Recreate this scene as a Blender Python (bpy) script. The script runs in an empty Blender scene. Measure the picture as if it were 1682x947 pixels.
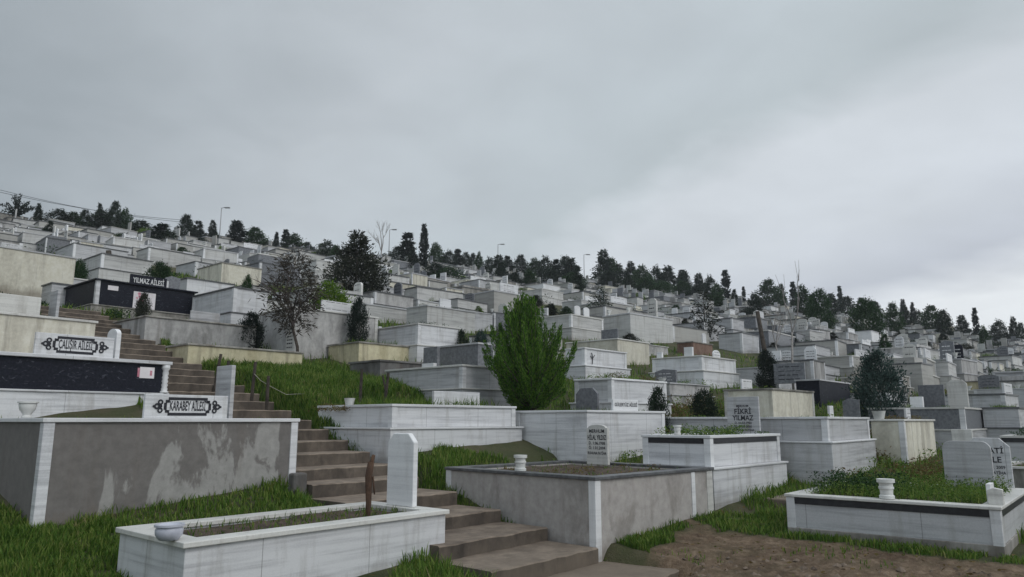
import bpy, bmesh, math, random
import numpy as np
from mathutils import Vector
# a terraced hillside cemetery under an overcast sky, seen from its foot
SKYUP,SKYBACK,SKYGAIN,SUN,EXPO=1.45,2.05,1.43,.85,0.0
HAZE=.0006
import math
F=1200.0; CX,CY=841.0,473.5; PITCH=math.atan(217/1200.0); CP,SP=math.cos(PITCH),math.sin(PITCH); EYE=1.6
def ray(u,v):
    x=(u-CX); up=(CY-v); return (x, F*CP-up*SP, F*SP+up*CP)
def proj(x,y,z):
    dz=z-EYE; d=y*CP+dz*SP; up=-y*SP+dz*CP
    return CX+F*x/d, CY-F*up/d
def at(u,v,r):
    x,y,z=ray(u,v); h=math.hypot(x,y); return (x/h*r,y/h*r,EYE+z/h*r)
RC=[(-60,72),(-36,76),(-15,87),(0,99),(15,112),(35,128),(60,140)]
def rcrest(az):
    if az<=RC[0][0]: return RC[0][1]
    for (a,b),(c,d) in zip(RC,RC[1:]):
        if az<=c: return b+(d-b)*(az-a)/(c-a)
    return RC[-1][1]
def sp(x,k=1.2):
    return k*math.log1p(math.exp(min(x/k,50))) if x/k<50 else x
def plane(x,y):
    r=math.hypot(x,y); az=math.degrees(math.atan2(x,y)); rc=rcrest(max(-60,min(60,az)))
    k=1.0
    if r>rc: k=rc/r
    s=(-.5*x+.866*y)*k
    z=.27*sp(s-7.4)
    if r>rc: z-= .12*(r-rc)
    return z
H=[]
def hero(key,u,v,h,uA=None,uB=None,az=42,r=None,LA=None,LB=None,anchor='N'):
    if r is None:
        r=6.0
        while r<160:
            x,y,z=at(u,v,r)
            if z-h-plane(x,y)<0: break
            r+=.05
    x,y,z=at(u,v,r)
    a=math.radians(az); A=(math.sin(a),math.cos(a)); B=(-math.cos(a),math.sin(a))
    def solve(D,ut):
        k=(ut-CX)/F; dz=z-EYE
        return (k*(y*CP+dz*SP)-x)/(D[0]-k*D[1]*CP)
    if anchor=='R':
        x-=A[0]*LA; y-=A[1]*LA
    if LA is None: LA=solve(A,uA)
    if LB is None: LB=solve(B,uB)
    H.append(dict(key=key,x=x,y=y,top=z,h=h,LA=LA,LB=LB,az=az,r=r))
hero('near_white',305,890,.60,732,198,41,r=7.28)
hero('grey_left',488,687,1.15,LA=3.3,LB=3.0,az=40,r=11.4,anchor='R')
hero('grey_centre',977,783,.88,1168,735,45,r=9.9)
hero('right_low',1640,832,.58,LA=3.1,uB=1293,az=40,r=10.8)
hero('white_band',1165,715,1.03,1278,1057,43,r=12.6)
hero('white_steps',645,663,.9,845,525,44,r=12.9)
hero('white_cross',964,673,1.0,1090,848,43,r=14.0)
hero('grey_behind',1357,684,1.2,1425,1092,40,r=15.3)
hero('cream_pot',1483,688,.95,1533,1430,42)
hero('grey_long',1582,668,1.1,1618,1425,40)
hero('grey_right',1672,668,1.1,LA=1.6,uB=1613,az=40)
hero('grey_edge',1730,716,1.0,LA=1.6,uB=1645,az=40)
hero('black_family',275,594,1.3,LA=5,LB=3.0,az=39,r=15.1,anchor='R')
hero('cream_tall',158,527,1.2,LA=5,LB=2.6,az=38,r=18.1,anchor='R')
hero('black_banner',160,457,1.3,320,98,40,r=25)
hero('stained',240,517,1.3,420,188,41,r=20.8)
hero('cream_low',310,563,.9,497,275,41,r=18.6)
hero('plaster_panel',483,503,1.45,620,427,42,r=21.6)
hero('yellow_low',590,560,.6,672,540,43,r=20.9)
hero('dark_wall',625,590,.6,720,575,43,r=18.8)
hero('grey_ledge',760,598,.9,832,635,43,r=16.3)
hero('white_two',687,530,1.15,755,612,43,r=21.8)
hero('grey_small',785,562,.7,835,720,43,r=20.3)
hero('white_mid',702,500,1.0,780,668,42)
hero('white_long',602,498,.7,672,590,42)
hero('white_stone',1004,620,1.1,1093,945,42,r=17.0)
hero('white_flower',960,570,1.0,1028,930,42)
hero('white_two_r',1152,583,1.0,1207,1072,42)
hero('cream_right',1268,637,1.1,1335,1190,42,r=19.5)
hero('cream_grave',1014,555,.9,1066,930,42)
hero('grey_dark',1338,565,1.0,1363,1250,40)
hero('pale_r',1218,545,1.0,1245,1180,41)
hero('black_r',1345,622,.8,1395,1307,40)
hero('white_840',938,515,1.1,990,890,42)
hero('brick',1138,560,.6,1170,1112,42)
hero('pale_893',890,473,1.1,925,845,42)
hero('yellow_r',1612,625,.6,1628,1580,40)
hero('cream_wall_l',125,423,1.3,LA=9,LB=2.0,az=39,anchor='R')
hero('white_168',168,415,1.2,250,137,40)
hero('grey_122',122,398,1.0,210,92,40)
hero('white_245',245,405,1.0,330,225,40)
hero('white_385',385,470,1.5,440,318,41,r=23.6)
hero('cream_365',365,430,1.1,430,325,41)
hero('white_305',308,455,.8,385,290,41)
hero('grey_55',55,447,.9,185,35,40,r=31.8)
hero('grey_85',86,463,.9,135,70,40,r=27.2)
hero('white_520',520,425,1.5,546,490,42)
EXTRA_BANK=[at(u,v,r)[:2]+(0,at(u,v,r)[2]) for u,v,r in ((550,622,16),(500,590,18.3),(620,645,15.2),(455,648,14.4),(405,628,15.8),(480,612,16.6),(590,655,15.0),(660,650,15.2),(35,480,22),(75,487,21.3),(-10,474,22.3))]
# ---------------------------------------------------------------- mesh helpers
C = bpy.context.scene.collection
MATS = {}
class MB:
    """collects shapes into one mesh"""
    def __init__(s): s.v=[]; s.f=[]; s.m=[]
    def add(s, vs, fs, mi=0):
        n=len(s.v); s.v+=[tuple(p) for p in vs]
        for f in fs: s.f.append(tuple(i+n for i in f)); s.m.append(mi)
    def box(s, x0,y0,z0,x1,y1,z1, mi=0):
        s.add([(x0,y0,z0),(x1,y0,z0),(x1,y1,z0),(x0,y1,z0),(x0,y0,z1),(x1,y0,z1),(x1,y1,z1),(x0,y1,z1)],
              [(0,3,2,1),(4,5,6,7),(0,1,5,4),(1,2,6,5),(2,3,7,6),(3,0,4,7)], mi)
    def ring(s, x0,y0,x1,y1,w,z0,z1, mi=0):
        o=[(x0,y0),(x1,y0),(x1,y1),(x0,y1)]; i=[(x0+w,y0+w),(x1-w,y0+w),(x1-w,y1-w),(x0+w,y1-w)]
        vs=[(a,b,z0) for a,b in o]+[(a,b,z1) for a,b in o]+[(a,b,z0) for a,b in i]+[(a,b,z1) for a,b in i]
        fs=[]
        for k in range(4):
            j=(k+1)%4
            fs+=[(k,j,4+j,4+k),(8+j,8+k,12+k,12+j),(4+k,4+j,12+j,12+k),(j,k,8+k,8+j)]
        s.add(vs,fs,mi)
    def prism(s, prof, d0, d1, axis='A', at=(0,0,0), mi=0):
        """2D profile (p,z) extruded in depth; axis A: p along x, depth y; axis B: p along -y, depth x"""
        n=len(prof); vs=[]
        for d in (d0,d1):
            for p,z in prof:
                vs.append((at[0]+p,at[1]+d,at[2]+z) if axis=='A' else (at[0]+d,at[1]-p,at[2]+z))
        fs=[tuple(range(n)),tuple(range(2*n-1,n-1,-1))]
        for k in range(n):
            j=(k+1)%n; fs.append((k,k+n,j+n,j))
        s.add(vs,fs,mi)
    def lathe(s, prof, c=(0,0,0), n=18, mi=0):
        vs=[];fs=[]
        for r,z in prof:
            for k in range(n):
                a=2*math.pi*k/n; vs.append((c[0]+r*math.cos(a),c[1]+r*math.sin(a),c[2]+z))
        for i in range(len(prof)-1):
            for k in range(n):
                j=(k+1)%n; fs.append((i*n+k,i*n+j,(i+1)*n+j,(i+1)*n+k))
        fs.append(tuple(range(n-1,-1,-1))); fs.append(tuple((len(prof)-1)*n+k for k in range(n)))
        s.add(vs,fs,mi)
    def tube(s, pts, rad, n=6, mi=0):
        pts=[Vector(p) for p in pts]; vs=[];fs=[]
        for i,p in enumerate(pts):
            d=(pts[min(i+1,len(pts)-1)]-pts[max(i-1,0)]).normalized()
            u=d.cross(Vector((0,0,1)) if abs(d.z)<.9 else Vector((1,0,0))).normalized(); w=d.cross(u)
            r=rad[i] if isinstance(rad,(list,tuple)) else rad
            for k in range(n):
                a=2*math.pi*k/n; vs.append(p+(u*math.cos(a)+w*math.sin(a))*r)
        for i in range(len(pts)-1):
            for k in range(n):
                j=(k+1)%n; fs.append((i*n+k,i*n+j,(i+1)*n+j,(i+1)*n+k))
        fs.append(tuple(range(n-1,-1,-1))); fs.append(tuple((len(pts)-1)*n+k for k in range(n)))
        s.add(vs,fs,mi)
    def obj(s, name, mat, parent=None, smooth=False, bevel=0, fix=True):
        me=bpy.data.meshes.new(name); me.from_pydata(s.v,[],s.f); me.update()
        ml=mat if isinstance(mat,(list,tuple)) else [mat]
        for m in ml: me.materials.append(M(m))
        if len(ml)>1: me.polygons.foreach_set('material_index',s.m)
        if fix:
            bm=bmesh.new(); bm.from_mesh(me); bmesh.ops.recalc_face_normals(bm,faces=bm.faces); bm.to_mesh(me); bm.free()
        if smooth: me.polygons.foreach_set('use_smooth',[True]*len(me.polygons))
        o=bpy.data.objects.new(name,me); C.objects.link(o)
        if parent: o.parent=parent
        if bevel:
            b=o.modifiers.new('bevel','BEVEL'); b.width=bevel; b.segments=2; b.limit_method='ANGLE'
        return o
def mesh_np(name, verts, faces, mat, parent=None, attr=None):
    """numpy mesh: verts (n,3); faces (m,4) quads"""
    me=bpy.data.meshes.new(name); nv=len(verts); nf=len(faces); k=faces.shape[1]
    me.vertices.add(nv); me.vertices.foreach_set('co',np.ascontiguousarray(verts,dtype=np.float32).ravel())
    me.loops.add(nf*k); me.loops.foreach_set('vertex_index',np.ascontiguousarray(faces,dtype=np.int32).ravel())
    me.polygons.add(nf); me.polygons.foreach_set('loop_start',np.arange(0,nf*k,k,dtype=np.int32))
    me.update(calc_edges=True); me.validate()
    me.materials.append(M(mat))
    if attr:
        for nm,vals in attr.items():
            a=me.attributes.new(nm,'FLOAT','POINT'); a.data.foreach_set('value',np.ascontiguousarray(vals,dtype=np.float32))
    o=bpy.data.objects.new(name,me); C.objects.link(o)
    if parent: o.parent=parent
    return o
def tag(o,label=None,cat=None,group=None,kind=None):
    if label: o['label']=label
    if cat: o['category']=cat
    if group: o['group']=group
    if kind: o['kind']=kind
    return o
def empty(name,loc,rz=0):
    o=bpy.data.objects.new(name,None); C.objects.link(o); o.location=loc; o.rotation_euler=(0,0,rz); o.empty_display_size=.2
    return o
def copy_tree(o,parent=None):
    c=o.copy(); C.objects.link(c)
    if parent: c.parent=parent
    for ch in list(o.children): copy_tree(ch,c)
    return c
def leaves(P,D,L,W,rng,curl=.0):
    """quads: kite leaves from base P along D, length L width W"""
    n=len(P); R=rng.normal(size=(n,3)); S=np.cross(D,R); S/=np.linalg.norm(S,axis=1,keepdims=True)+1e-9
    L=np.broadcast_to(np.asarray(L,float),(n,))[:,None]; W=np.broadcast_to(np.asarray(W,float),(n,))[:,None]
    mid=P+D*L*.45; tip=P+D*L
    N=np.cross(D,S); tip=tip+N*L*curl
    v=np.stack([P,mid+S*W*.5,tip,mid-S*W*.5],1).reshape(-1,3)
    return v,np.arange(4*n).reshape(n,4)
def unit(a): return a/(np.linalg.norm(a,axis=-1,keepdims=True)+1e-9)
# ---------------------------------------------------------------- materials
def M(name):
    return MATS[name]
class NT:
    def __init__(s,mat): s.t=mat.node_tree; s.n=s.t.nodes; s.l=s.t.links
    def __call__(s,typ,ins=None,**kw):
        nd=s.n.new(typ)
        for k,v in kw.items(): setattr(nd,k,v)
        for k,v in (ins or {}).items():
            if hasattr(v,'links') or hasattr(v,'is_linked'): s.l.new(v,nd.inputs[k])
            else: nd.inputs[k].default_value=v
        return nd
    def math(s,op,a,b=0.0,clamp=False):
        nd=s.n.new('ShaderNodeMath'); nd.operation=op; nd.use_clamp=clamp
        for i,v in enumerate((a,b)):
            if hasattr(v,'is_linked'): s.l.new(v,nd.inputs[i])
            else: nd.inputs[i].default_value=v
        return nd.outputs[0]
    def ramp(s,f,stops):
        nd=s.n.new('ShaderNodeValToRGB'); e=nd.color_ramp.elements
        while len(e)<len(stops): e.new(.5)
        for el,(p,c) in zip(e,stops):
            el.position=p; el.color=(c,c,c,1) if isinstance(c,(int,float)) else tuple(c)+(1,)
        s.l.new(f,nd.inputs[0]); return nd.outputs[0]
    def mix(s,f,a,b,bt='MIX'):
        nd=s.n.new('ShaderNodeMix'); nd.data_type='RGBA'; nd.blend_type=bt
        for i,v in ((0,f),(6,a),(7,b)):
            if hasattr(v,'is_linked'): s.l.new(v,nd.inputs[i])
            else: nd.inputs[i].default_value=v if isinstance(v,(int,float)) else tuple(v)+((1,) if len(v)==3 else ())
        return nd.outputs[2]
def newmat(name):
    m=bpy.data.materials.new(name); m.use_nodes=True; MATS[name]=m; nt=NT(m)
    return nt, nt.n['Principled BSDF']
def coords(nt,scale=(1,1,1),rand=True):
    tc=nt('ShaderNodeTexCoord'); v=tc.outputs['Object']
    if rand:
        oi=nt('ShaderNodeObjectInfo'); sh=nt('ShaderNodeVectorMath',{0:(37.,53.,71.)},operation='SCALE'); nt.l.new(oi.outputs['Random'],sh.inputs['Scale'])
        ad=nt('ShaderNodeVectorMath',{0:v,1:sh.outputs[0]},operation='ADD'); v=ad.outputs[0]
    mp=nt('ShaderNodeMapping',{'Vector':v,'Scale':scale}); return mp.outputs[0]
def noise(nt,vec,scale,detail=4,rough=.55,dist=0):
    return nt('ShaderNodeTexNoise',{'Vector':vec,'Scale':scale,'Detail':detail,'Roughness':rough,'Distortion':dist}).outputs['Fac']
def bump(nt,b,h,strength=.3,dist=.02):
    nt.l.new(nt('ShaderNodeBump',{'Height':h,'Strength':strength,'Distance':dist}).outputs[0],b.inputs['Normal'])
def tint(nt,col,amt=.12):
    """small brightness change from object to object"""
    oi=nt('ShaderNodeObjectInfo'); f=nt.math('ADD',nt.math('MULTIPLY',oi.outputs['Random'],amt*2),1-amt)
    hv=nt('ShaderNodeHueSaturation',{'Color':col,'Value':f}); return hv.outputs[0]
def footing_dirt(nt,c,amt=.6):
    tc=nt('ShaderNodeTexCoord'); z=nt('ShaderNodeSeparateXYZ',{0:tc.outputs['Object']}).outputs[2]
    n=noise(nt,coords(nt,(1.5,1.5,.6)),3.,5,.65)
    m=nt.ramp(nt.math('ADD',nt.math('MULTIPLY',n,.55),nt.math('MULTIPLY',nt.math('SUBTRACT',.12,z),.9)),[(.28,0.),(.5,1.)])
    pos=nt.math('LESS_THAN',z,1.6)
    return nt.mix(nt.math('MULTIPLY',nt.math('MULTIPLY',m,amt),pos),c,(.15,.12,.09))
def m_marble(name,light,grey,band=7.,dirt=.35,joint=0):
    nt,b=newmat(name)
    v=coords(nt,(.16,.16,1)); n1=noise(nt,v,band*.8,5,.6,.5)
    v2=coords(nt,(.03,.03,1)); n2=noise(nt,v2,band*2.6,4,.65,.15)
    v3=coords(nt,(.3,.3,1)); n0=noise(nt,v3,1.1,3,.5,.6)
    f=nt.math('ADD',nt.math('ADD',nt.math('MULTIPLY',n1,.32),nt.math('MULTIPLY',n2,.48)),nt.math('MULTIPLY',n0,.24))
    c=nt.ramp(f,[(.40,grey),(.48,[g*.4+l*.6 for g,l in zip(grey,light)]),(.56,light)])
    d=noise(nt,coords(nt,(2.2,2.2,.35)),2.0,5,.65); dm=nt.ramp(d,[(.52,0.),(.75,1.)])
    c=nt.mix(nt.math('MULTIPLY',dm,dirt),c,(.22,.20,.17))
    fine=noise(nt,coords(nt,(1,1,1)),60,3); c=nt.mix(.12,c,nt.ramp(fine,[(.3,.2),(.7,.8)]),'OVERLAY')
    if joint:
        tc=nt('ShaderNodeTexCoord'); sx=nt('ShaderNodeSeparateXYZ',{0:tc.outputs['Object']}); u=nt.math('FRACT',nt.math('ADD',nt.math('DIVIDE',nt.math('ADD',sx.outputs[0],sx.outputs[1]),joint),.41))
        c=nt.mix(nt.math('MULTIPLY',nt.math('LESS_THAN',u,.007),.6),c,(.12,.115,.11))
    c=footing_dirt(nt,c,.55)
    nt.l.new(tint(nt,c,.1),b.inputs['Base Color']); b.inputs['Roughness'].default_value=.48
    bump(nt,b,d,.12,.004)
def m_plaster(name,dark,light,thr=.5,soft=.06,streak=.45,rough=.85,gx=0.,gz=0.,stain=(.10,.075,.055),stam=.35):
    nt,b=newmat(name)
    v=coords(nt,(1.4,1.4,streak),rand=(gx==0 and gz==0)); n1=noise(nt,v,1.6,6,.6,.4)
    f=n1
    if gx or gz:
        tc=nt('ShaderNodeTexCoord'); sx=nt('ShaderNodeSeparateXYZ',{0:tc.outputs['Object']})
        f=nt.math('ADD',f,nt.math('ADD',nt.math('MULTIPLY',sx.outputs[0],gx),nt.math('MULTIPLY',sx.outputs[2],gz)))
        f=nt.math('SUBTRACT',f,nt.math('MULTIPLY',nt.math('MAXIMUM',nt.math('SUBTRACT',sx.outputs[0],2.9),0.0),1.2))
    mk=nt.ramp(f,[(thr-soft,0.),(thr+soft,1.)])
    c=nt.mix(mk,dark,light)
    n2=noise(nt,coords(nt,(1,1,1)),9,6,.7); c=nt.mix(.5 if 'step' in name else .35,c,nt.ramp(n2,[(.3,.25),(.7,.72)]),'OVERLAY')
    n3=noise(nt,coords(nt,(3,3,.3)),1.3,5,.6); c=nt.mix(nt.math('MULTIPLY',nt.ramp(n3,[(.55,0.),(.72,1.)]),stam),c,stain)
    c=footing_dirt(nt,c,.6)
    nt.l.new(tint(nt,c,.1),b.inputs['Base Color']); b.inputs['Roughness'].default_value=rough
    bump(nt,b,noise(nt,coords(nt),45,5,.7),.35,.006)
def m_plain(name,c1,c2,scale=6,rough=.6,bmp=.2,bd=.01,spec=.4,trans=0.,detail=5):
    nt,b=newmat(name); n=noise(nt,coords(nt),scale,detail,.65)
    c=nt.ramp(n,[(.35,c1),(.65,c2)])
    nt.l.new(tint(nt,c,.1),b.inputs['Base Color']); b.inputs['Roughness'].default_value=rough; b.inputs['Specular IOR Level'].default_value=spec
    if bmp: bump(nt,b,n,bmp,bd)
def m_leaf(name,c1,c2,c3,rough=.6,transl=.25):
    nt,b=newmat(name)
    ge=nt('ShaderNodeNewGeometry'); n=noise(nt,coords(nt),2.2,3,.6)
    f=nt.math('ADD',nt.math('MULTIPLY',ge.outputs['Random Per Island'],.5),nt.math('MULTIPLY',n,.5))
    c=tint(nt,nt.ramp(f,[(.25,c1),(.5,c2),(.75,c3)]+([(.82,(.28,.24,.12))] if name=='grass_green' else [])),.15)
    nt.l.new(c,b.inputs['Base Color']); b.inputs['Roughness'].default_value=rough; b.inputs['Specular IOR Level'].default_value=.1
    tr=nt('ShaderNodeBsdfTranslucent',{'Color':c}); mx=nt('ShaderNodeMixShader',{0:transl})
    nt.l.new(b.outputs[0],mx.inputs[1]); nt.l.new(tr.outputs[0],mx.inputs[2]); nt.l.new(mx.outputs[0],nt.n['Material Output'].inputs[0])
m_marble('marble_white',(.64,.64,.65),(.41,.41,.425),7,.55,1.27)
m_marble('marble_grey',(.46,.46,.47),(.25,.25,.26),9,.5,1.43)
m_marble('marble_pale',(.58,.57,.54),(.40,.39,.37),5,.5)
m_marble('marble_clean',(.68,.68,.685),(.52,.52,.53),5,.22)
m_marble('stone_weathered',(.37,.36,.335),(.25,.243,.23),6,.6)
m_marble('marble_aged',(.48,.475,.46),(.28,.275,.27),7,.6,1.35)
m_plaster('plaster_wet',(.158,.146,.137),(.30,.29,.275),.725,.02,.5,gx=.16,gz=-.15,stam=.25)
m_plaster('plaster_grey',(.22,.215,.21),(.42,.41,.40),.46,.1,.5)
m_plaster('plaster_damp',(.27,.247,.228),(.375,.35,.33),.42,.06,.6,stam=.3)
m_plaster('plaster_cream',(.42,.39,.32),(.62,.59,.50),.40,.14,.3,stam=.55)
m_plaster('plaster_yellow',(.38,.33,.20),(.55,.50,.34),.42,.14,.3,stam=.6)
m_plaster('concrete',(.14,.13,.115),(.30,.285,.26),.47,.1,.3,stam=.65)
m_plaster('concrete_dark',(.07,.065,.062),(.17,.165,.16),.5,.12,.4,stam=.4)
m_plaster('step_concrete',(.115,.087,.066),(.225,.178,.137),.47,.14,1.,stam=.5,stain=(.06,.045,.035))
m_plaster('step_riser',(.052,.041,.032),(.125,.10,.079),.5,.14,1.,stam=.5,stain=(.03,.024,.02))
m_plaster('brick_red',(.15,.085,.062),(.22,.14,.105),.5,.1,.8)
m_plain('granite_black',(.006,.007,.012),(.015,.017,.027),24,.5,.0,spec=.14)
nt=NT(MATS['granite_black']); b=nt.n['Principled BSDF']; src=b.inputs['Base Color'].links[0].from_socket
nt.l.new(nt.mix(nt.ramp(noise(nt,coords(nt,(1,1,2.2)),5.5,6,.75,1.2),[(.58,0.),(.68,1.)]),src,(.085,.09,.115)),b.inputs['Base Color'])
m_plain('granite_grey',(.10,.105,.115),(.19,.195,.21),14,.35,.05)
m_plain('coping_dark',(.05,.052,.056),(.12,.122,.125),8,.4,.1)
m_plain('band_black',(.012,.012,.015),(.03,.03,.034),10,.35,.0)
m_plain('soil',(.035,.025,.018),(.10,.072,.05),9,.95,.9,.05)
m_plain('letter_black',(.012,.012,.018),(.02,.02,.028),8,.5,.0)
m_plain('letter_white',(.62,.62,.62),(.7,.7,.7),8,.5,.0)
m_plain('ceramic_white',(.52,.52,.50),(.64,.64,.62),5,.35,.05)
m_plain('ceramic_grey',(.36,.37,.43),(.50,.51,.57),5,.35,.05)
m_plain('wood_rust',(.035,.02,.013),(.10,.055,.033),7,.9,.7,.03)
m_plain('wood_dark',(.025,.02,.016),(.07,.056,.045),8,.9,.6,.03)
m_plain('bark',(.035,.028,.023),(.10,.082,.068),14,.95,.8,.03)
m_plain('twig_pale',(.18,.165,.155),(.30,.28,.265),10,.9,.0)
m_plain('twig_dark',(.045,.034,.032),(.11,.085,.08),10,.9,.0)
m_plain('metal_grey',(.20,.205,.21),(.3,.305,.31),10,.45,.0)
m_plain('wire',(.05,.055,.06),(.07,.075,.08),10,.6,.0)
m_plain('paper',(.62,.58,.59),(.74,.70,.72),4,.6,.0)
m_plain('paper_pink',(.40,.12,.17),(.56,.28,.33),9,.6,.0)
m_plain('clod',(.07,.05,.036),(.22,.17,.13),3,.95,.4,.02)
m_plain('rope',(.25,.23,.19),(.36,.34,.29),10,.9,.0)
m_leaf('leaf_bright',(.022,.062,.010),(.062,.145,.018),(.15,.26,.04),transl=.15)
m_leaf('leaf_lime',(.045,.10,.010),(.10,.185,.016),(.18,.28,.03),transl=.3)
m_leaf('leaf_dark',(.010,.017,.012),(.018,.032,.020),(.034,.052,.030),transl=.15)
m_leaf('leaf_cypress',(.008,.013,.012),(.014,.023,.018),(.024,.036,.026),transl=.1)
m_leaf('leaf_green',(.012,.032,.012),(.022,.054,.018),(.042,.085,.028),transl=.2)
m_leaf('leaf_brown',(.015,.018,.013),(.027,.032,.022),(.048,.052,.036),transl=.15)
m_leaf('leaf_dead',(.030,.026,.021),(.052,.045,.036),(.085,.075,.06),transl=.1)
m_leaf('leaf_blue',(.018,.034,.030),(.034,.060,.052),(.065,.098,.085),transl=.2)
m_leaf('leaf_weed',(.050,.10,.018),(.10,.18,.032),(.19,.25,.06),transl=.35)
m_leaf('leaf_autumn',(.10,.065,.03),(.17,.12,.05),(.13,.14,.05),transl=.3)
m_leaf('grass_green',(.046,.098,.015),(.098,.18,.028),(.20,.24,.06),transl=.4)
# ---------------------------------------------------------------- terrain
def axes(az):
    a=math.radians(az); return (math.sin(a),math.cos(a)),(-math.cos(a),math.sin(a))
# stairway running uphill to the left
SAZ=40.5; SA,SB=axes(SAZ); SR=(1.12,9.8); STEPS=[]
t=-1.0; z=-.18
for k in range(28):
    d=1.0 if k==0 else (.85 if k<5 else .62)
    STEPS.append((t,t+d,z)); t+=d; z+=.18
SEND=t
def stair_uv(x,y):
    dx,dy=x-SR[0],y-SR[1]; return dx*SA[0]+dy*SA[1], dx*SB[0]+dy*SB[1]
def stair_z(t):
    for a,b,z in STEPS:
        if t<b: return z
    return STEPS[-1][2]
FOOT=[]   # footprints of graves: corner, axes, size, top, base
for h in H:
    A,B=axes(h['az']); FOOT.append((h['x'],h['y'],A,B,h['LA'],h['LB'],h['top'],h['top']-h['h']))
KEYS=[h['key'] for h in H]
CTRL=np.array([(f[0]+f[2][0]*i*f[4]+f[3][0]*j*f[5], f[1]+f[2][1]*i*f[4]+f[3][1]*j*f[5], 0, f[7]+rise*j*f[5]) for f in FOOT for i,j,rise in((0,0,0),(1,0,0),(.5,0,0),(0,.5,.15))]
   +[(SR[0]+SB[0]*a-1.0*SA[0],SR[1]+SB[1]*a-1.0*SA[1],0,z-.1) for a,b,z in STEPS]
   +[(SR[0]+SB[0]*a+.3*SA[0],SR[1]+SB[1]*a+.3*SA[1],0,z+.08) for a,b,z in STEPS[5:]]
   +[(SR[0]+SB[0]*a-2.3*SA[0],SR[1]+SB[1]*a-2.3*SA[1],0,z-.15) for a,b,z in STEPS[1:]]
   +[(-5.4,7.3,0,.12),(-4.6,6.3,0,-.05),(-6.2,6.6,0,.15),(3.2,9.6,0,-.05),(4.6,9.8,0,.0),(3.5,7.5,0,-.1),(5.2,7.2,0,-.1)]
   +[(*EXTRA_BANK[i],) for i in range(len(EXTRA_BANK))])
CTRL[:,2]=[c[3]-plane(c[0],c[1]) for c in CTRL]
def terrain_np(X,Y):
    r=np.hypot(X,Y); az=np.degrees(np.arctan2(X,Y)); azc=np.clip(az,-60,60)
    rc=np.interp(azc,[a for a,_ in RC],[b for _,b in RC])
    k=np.where(r>rc,rc/np.maximum(r,1e-6),1.0)
    s=(-.5*X+.866*Y)*k-7.4; q=s/1.2
    z=.27*np.where(q<40,1.2*np.log1p(np.exp(np.minimum(q,40))),s)-np.where(r>rc,.12*(r-rc),0)
    z=np.where(np.abs(az)>60, z*np.clip(1-(np.abs(az)-60)/70,.35,1), z)
    num=np.zeros_like(X); den=np.full_like(X,.25)
    near=r<60; xs,ys=X[near],Y[near]; n_=np.zeros_like(xs); d_=np.full_like(xs,.12)
    for c in CTRL:
        sg=1.1+.015*math.hypot(c[0],c[1]); w=np.exp(-((xs-c[0])**2+(ys-c[1])**2)/(2*sg*sg)); n_+=w*c[2]; d_+=w
    z[near]+=n_/d_
    # ground stays below the tops of the graves and the treads of the stairs
    for fx,fy,A,B,LA,LB,top,base in FOOT:
        u=(X-fx)*A[0]+(Y-fy)*A[1]; v=(X-fx)*B[0]+(Y-fy)*B[1]
        dd=np.maximum(np.maximum(np.maximum(-.1-u,u-LA-.1),np.maximum(-.1-v,v-LB-.1)),0); z=np.minimum(z,top-.34+np.where(dd>1.5,99,1.1*dd))
    u=(X-SR[0])*SA[0]+(Y-SR[1])*SA[1]; v=(X-SR[0])*SB[0]+(Y-SR[1])*SB[1]
    dd=np.maximum(np.maximum(np.maximum(-2.08-u,u-.06),np.maximum(-1.1-v,v-SEND)),0)
    sz=np.interp(v,[s[0] for s in STEPS],[s[2] for s in STEPS])
    z=np.minimum(z,sz-.34+np.where(dd>1.2,99,1.7*dd))
    return z
CXY=CTRL[:,:2]; CSG=1.1+.015*np.hypot(CTRL[:,0],CTRL[:,1])
def ground(x,y):
    z=plane(x,y)
    if math.hypot(x,y)<60:
        w=np.exp(-((x-CXY[:,0])**2+(y-CXY[:,1])**2)/(2*CSG*CSG)); z+=float((w*CTRL[:,2]).sum()/(.12+w.sum()))
    for fx,fy,A,B,LA,LB,top,base in FOOT:
        u=(x-fx)*A[0]+(y-fy)*A[1]; v=(x-fx)*B[0]+(y-fy)*B[1]
        dd=max(-.1-u,u-LA-.1,-.1-v,v-LB-.1,0)
        if dd<1.5: z=min(z,top-.34+1.1*dd)
    u,v=stair_uv(x,y)
    dd=max(-2.08-u,u-.06,-1.1-v,v-SEND,0)
    if dd<1.2: z=min(z,float(np.interp(v,[s[0] for s in STEPS],[s[2] for s in STEPS]))-.34+1.7*dd)
    return z
def smooth(a,lo,hi): return np.clip((a-lo)/(hi-lo),0,1)
def wob(X,Y,f=1.,s=0.): return (np.sin(X*1.7*f+s)+np.sin(Y*2.3*f+1.3+s)+np.sin((X+Y)*3.1*f+s*2)+np.sin((X-1.4*Y)*4.7*f+.5))/4
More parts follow.
